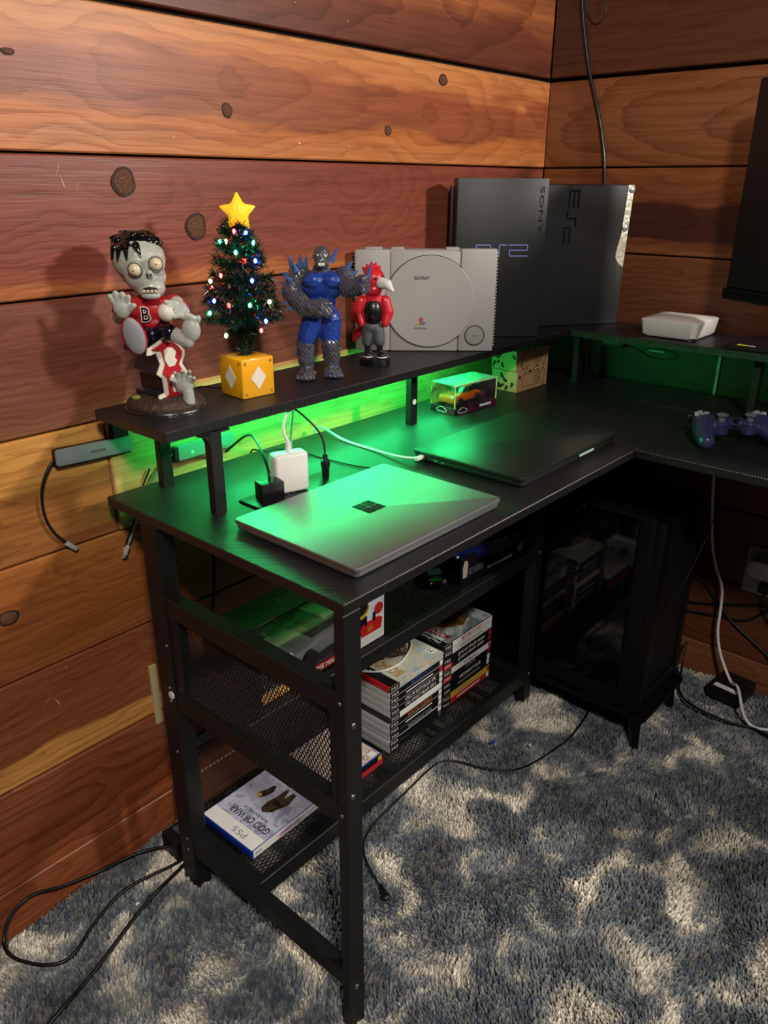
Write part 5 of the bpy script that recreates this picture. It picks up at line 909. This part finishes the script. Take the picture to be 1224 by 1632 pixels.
obj('body', box(B(), -.045, .045, -.040, .040, 0, .034, bev=.004), BLKP, t, smooth='auto'); patch('label', rect(.058, .020), (-.0455, .0, .013), (0, -1, 0), (0, 0, 1), PW, t) if False else patch('label', rect(.016, .062), (-.033, -.002, .034), (1, 0, 0), (0, 1, 0), PW, t)

# ------------------------------------------------------------------ cords and bits on the carpet, things by the left wall
t = thing('trailing_cable', 'thin black cable with a plug end trailing across the carpet', 'cable', (0, 0, 0))
obj('cord', tube(B(), [(.96, -.38, .05), (.93, -.402, .026), (.824, -.42, .026), (.75, -.418, .026), (.634, -.393, .026), (.585, -.338, .026), (.556, -.269, .026), (.515, -.25, .026), (.403, -.257, .027), (.309, -.265, .027), (.262, -.283, .027), (.237, -.31, .027), (.217, -.351, .027), (.209, -.374, .027)], .0020, 8), BLKP, t, smooth=True)
obj('plug', remesh((lambda b_: (capsule(b_, (.211, -.370, .027), (.203, -.386, .026), .004, .0065), sph(b_, (.200, -.392, .026), (.0085, .0085, .006)), b_)[-1])(B()), .0012, 2), BLKP, t, smooth=True)
tag(obj('black_cable', tube(B(), [(.03, -.035, .035), (-.03, .010, .030), (-.10, .026, .030), (-.168, .028, .048), (-.219, .028, .070), (-.259, .028, .055), (-.281, .012, .028), (-.280, -.027, .026), (-.252, -.075, .026), (-.217, -.089, .026), (-.161, -.060, .026), (-.087, -.040, .026), (.004, -.060, .028), (.05, -.05, .03)], .0030, 8), BLKP, smooth=True), 'black cord looping against the left wall and back to the desk', 'cord')
tag(obj('black_cable', tube(B(), [(.05, -.06, .03), (.003, -.074, .028), (-.087, -.093, .026), (-.208, -.140, .026), (-.299, -.168, .026), (-.42, -.21, .026)], .0034, 8), BLKP, smooth=True), 'black cord running straight out over the carpet from the desk leg', 'cord')
t = thing('power_strip', 'black power strip on the floor behind the rear desk leg', 'power strip', (.06, -.025, .012))
obj('body', box(B(), -.05, .22, -.025, .025, 0, .045, bev=.006), BLKP, t, smooth='auto')
for k in range(4): obj('socket', box(B(), -.03+k*.06, .0+k*.06, -.015, .015, .044, .0462, bev=.001, seg=1), M('socket_slot'), t)
tag(obj('wooden_lath', box(B(), .049, .063, WY-.006, WY-.0003, .262, .385, bev=.0005, seg=1), M('pale_lath', '#b9a878', .6)), 'short pale lath fixed upright on the left wall behind the desk leg', 'lath')
tag(obj('back_cable', tube(B(), [(.20, .018, .70), (.19, .016, .50), (.15, .010, .34), (.10, .006, .22), (.085, .004, .12), (.09, -.01, .058)], .0028, 8), BLKP, smooth=True), 'black cable dropping behind the desk down to the power strip', 'cable')
t = thing('keyring', 'small silver key chain hanging on the end mesh panel', 'keyring', (.0215, -.121, .52))
for k in range(8): obj('link', lathe(B(), [(.0014, -.0005), (.0026, -.0005), (.0026, .0005), (.0014, .0005)], 10, mat4=frame((.0012+.0004*(k % 2), .0006*(k % 2), -.008*k*.9), (1, 0, .3) if k % 2 else (0, 1, 0), (0, 0, 1))), CHR, t)
obj('ring', lathe(B(), [(.0045, -.0008), (.0068, -.0008), (.0068, .0008), (.0045, .0008)], 20, mat4=frame((.002, .001, -.064), (0, -1, 0), (0, 0, 1))), M('ring_white', '#d8d8d4', .4), t)
tag(obj('white_disc', cyl(B(), (-.0008, -.118, .4250), (-.0030, -.118, .4250), .0065, n=20), PW), 'round white sticker on the end frame of the desk', 'sticker')
tag(obj('lint', remesh(sph(sph(B(), (.659, -.302, .030), (.006, .004, .004)), (.664, -.305, .031), (.004, .004, .003)), .0012, 1), M('lint_blue', '#3a3aa8', .7)), 'small blue scrap lying on the carpet', 'scrap')
tag(obj('lint', prism(B(), [(0, 0), (.009, .002), (.012, .006), (.004, .007)], .0012, mat4=Matrix.Translation((.700, -.375, .030))), PW), 'tiny white paper scrap on the carpet near the thin cable', 'scrap')
tag(obj('lint', prism(B(), [(0, 0), (.007, .001), (.005, .005), (.001, .004)], .0012, mat4=Matrix.Translation((-.098, -.085, .027))), PW), 'tiny white crumb on the carpet near the left wall', 'scrap')
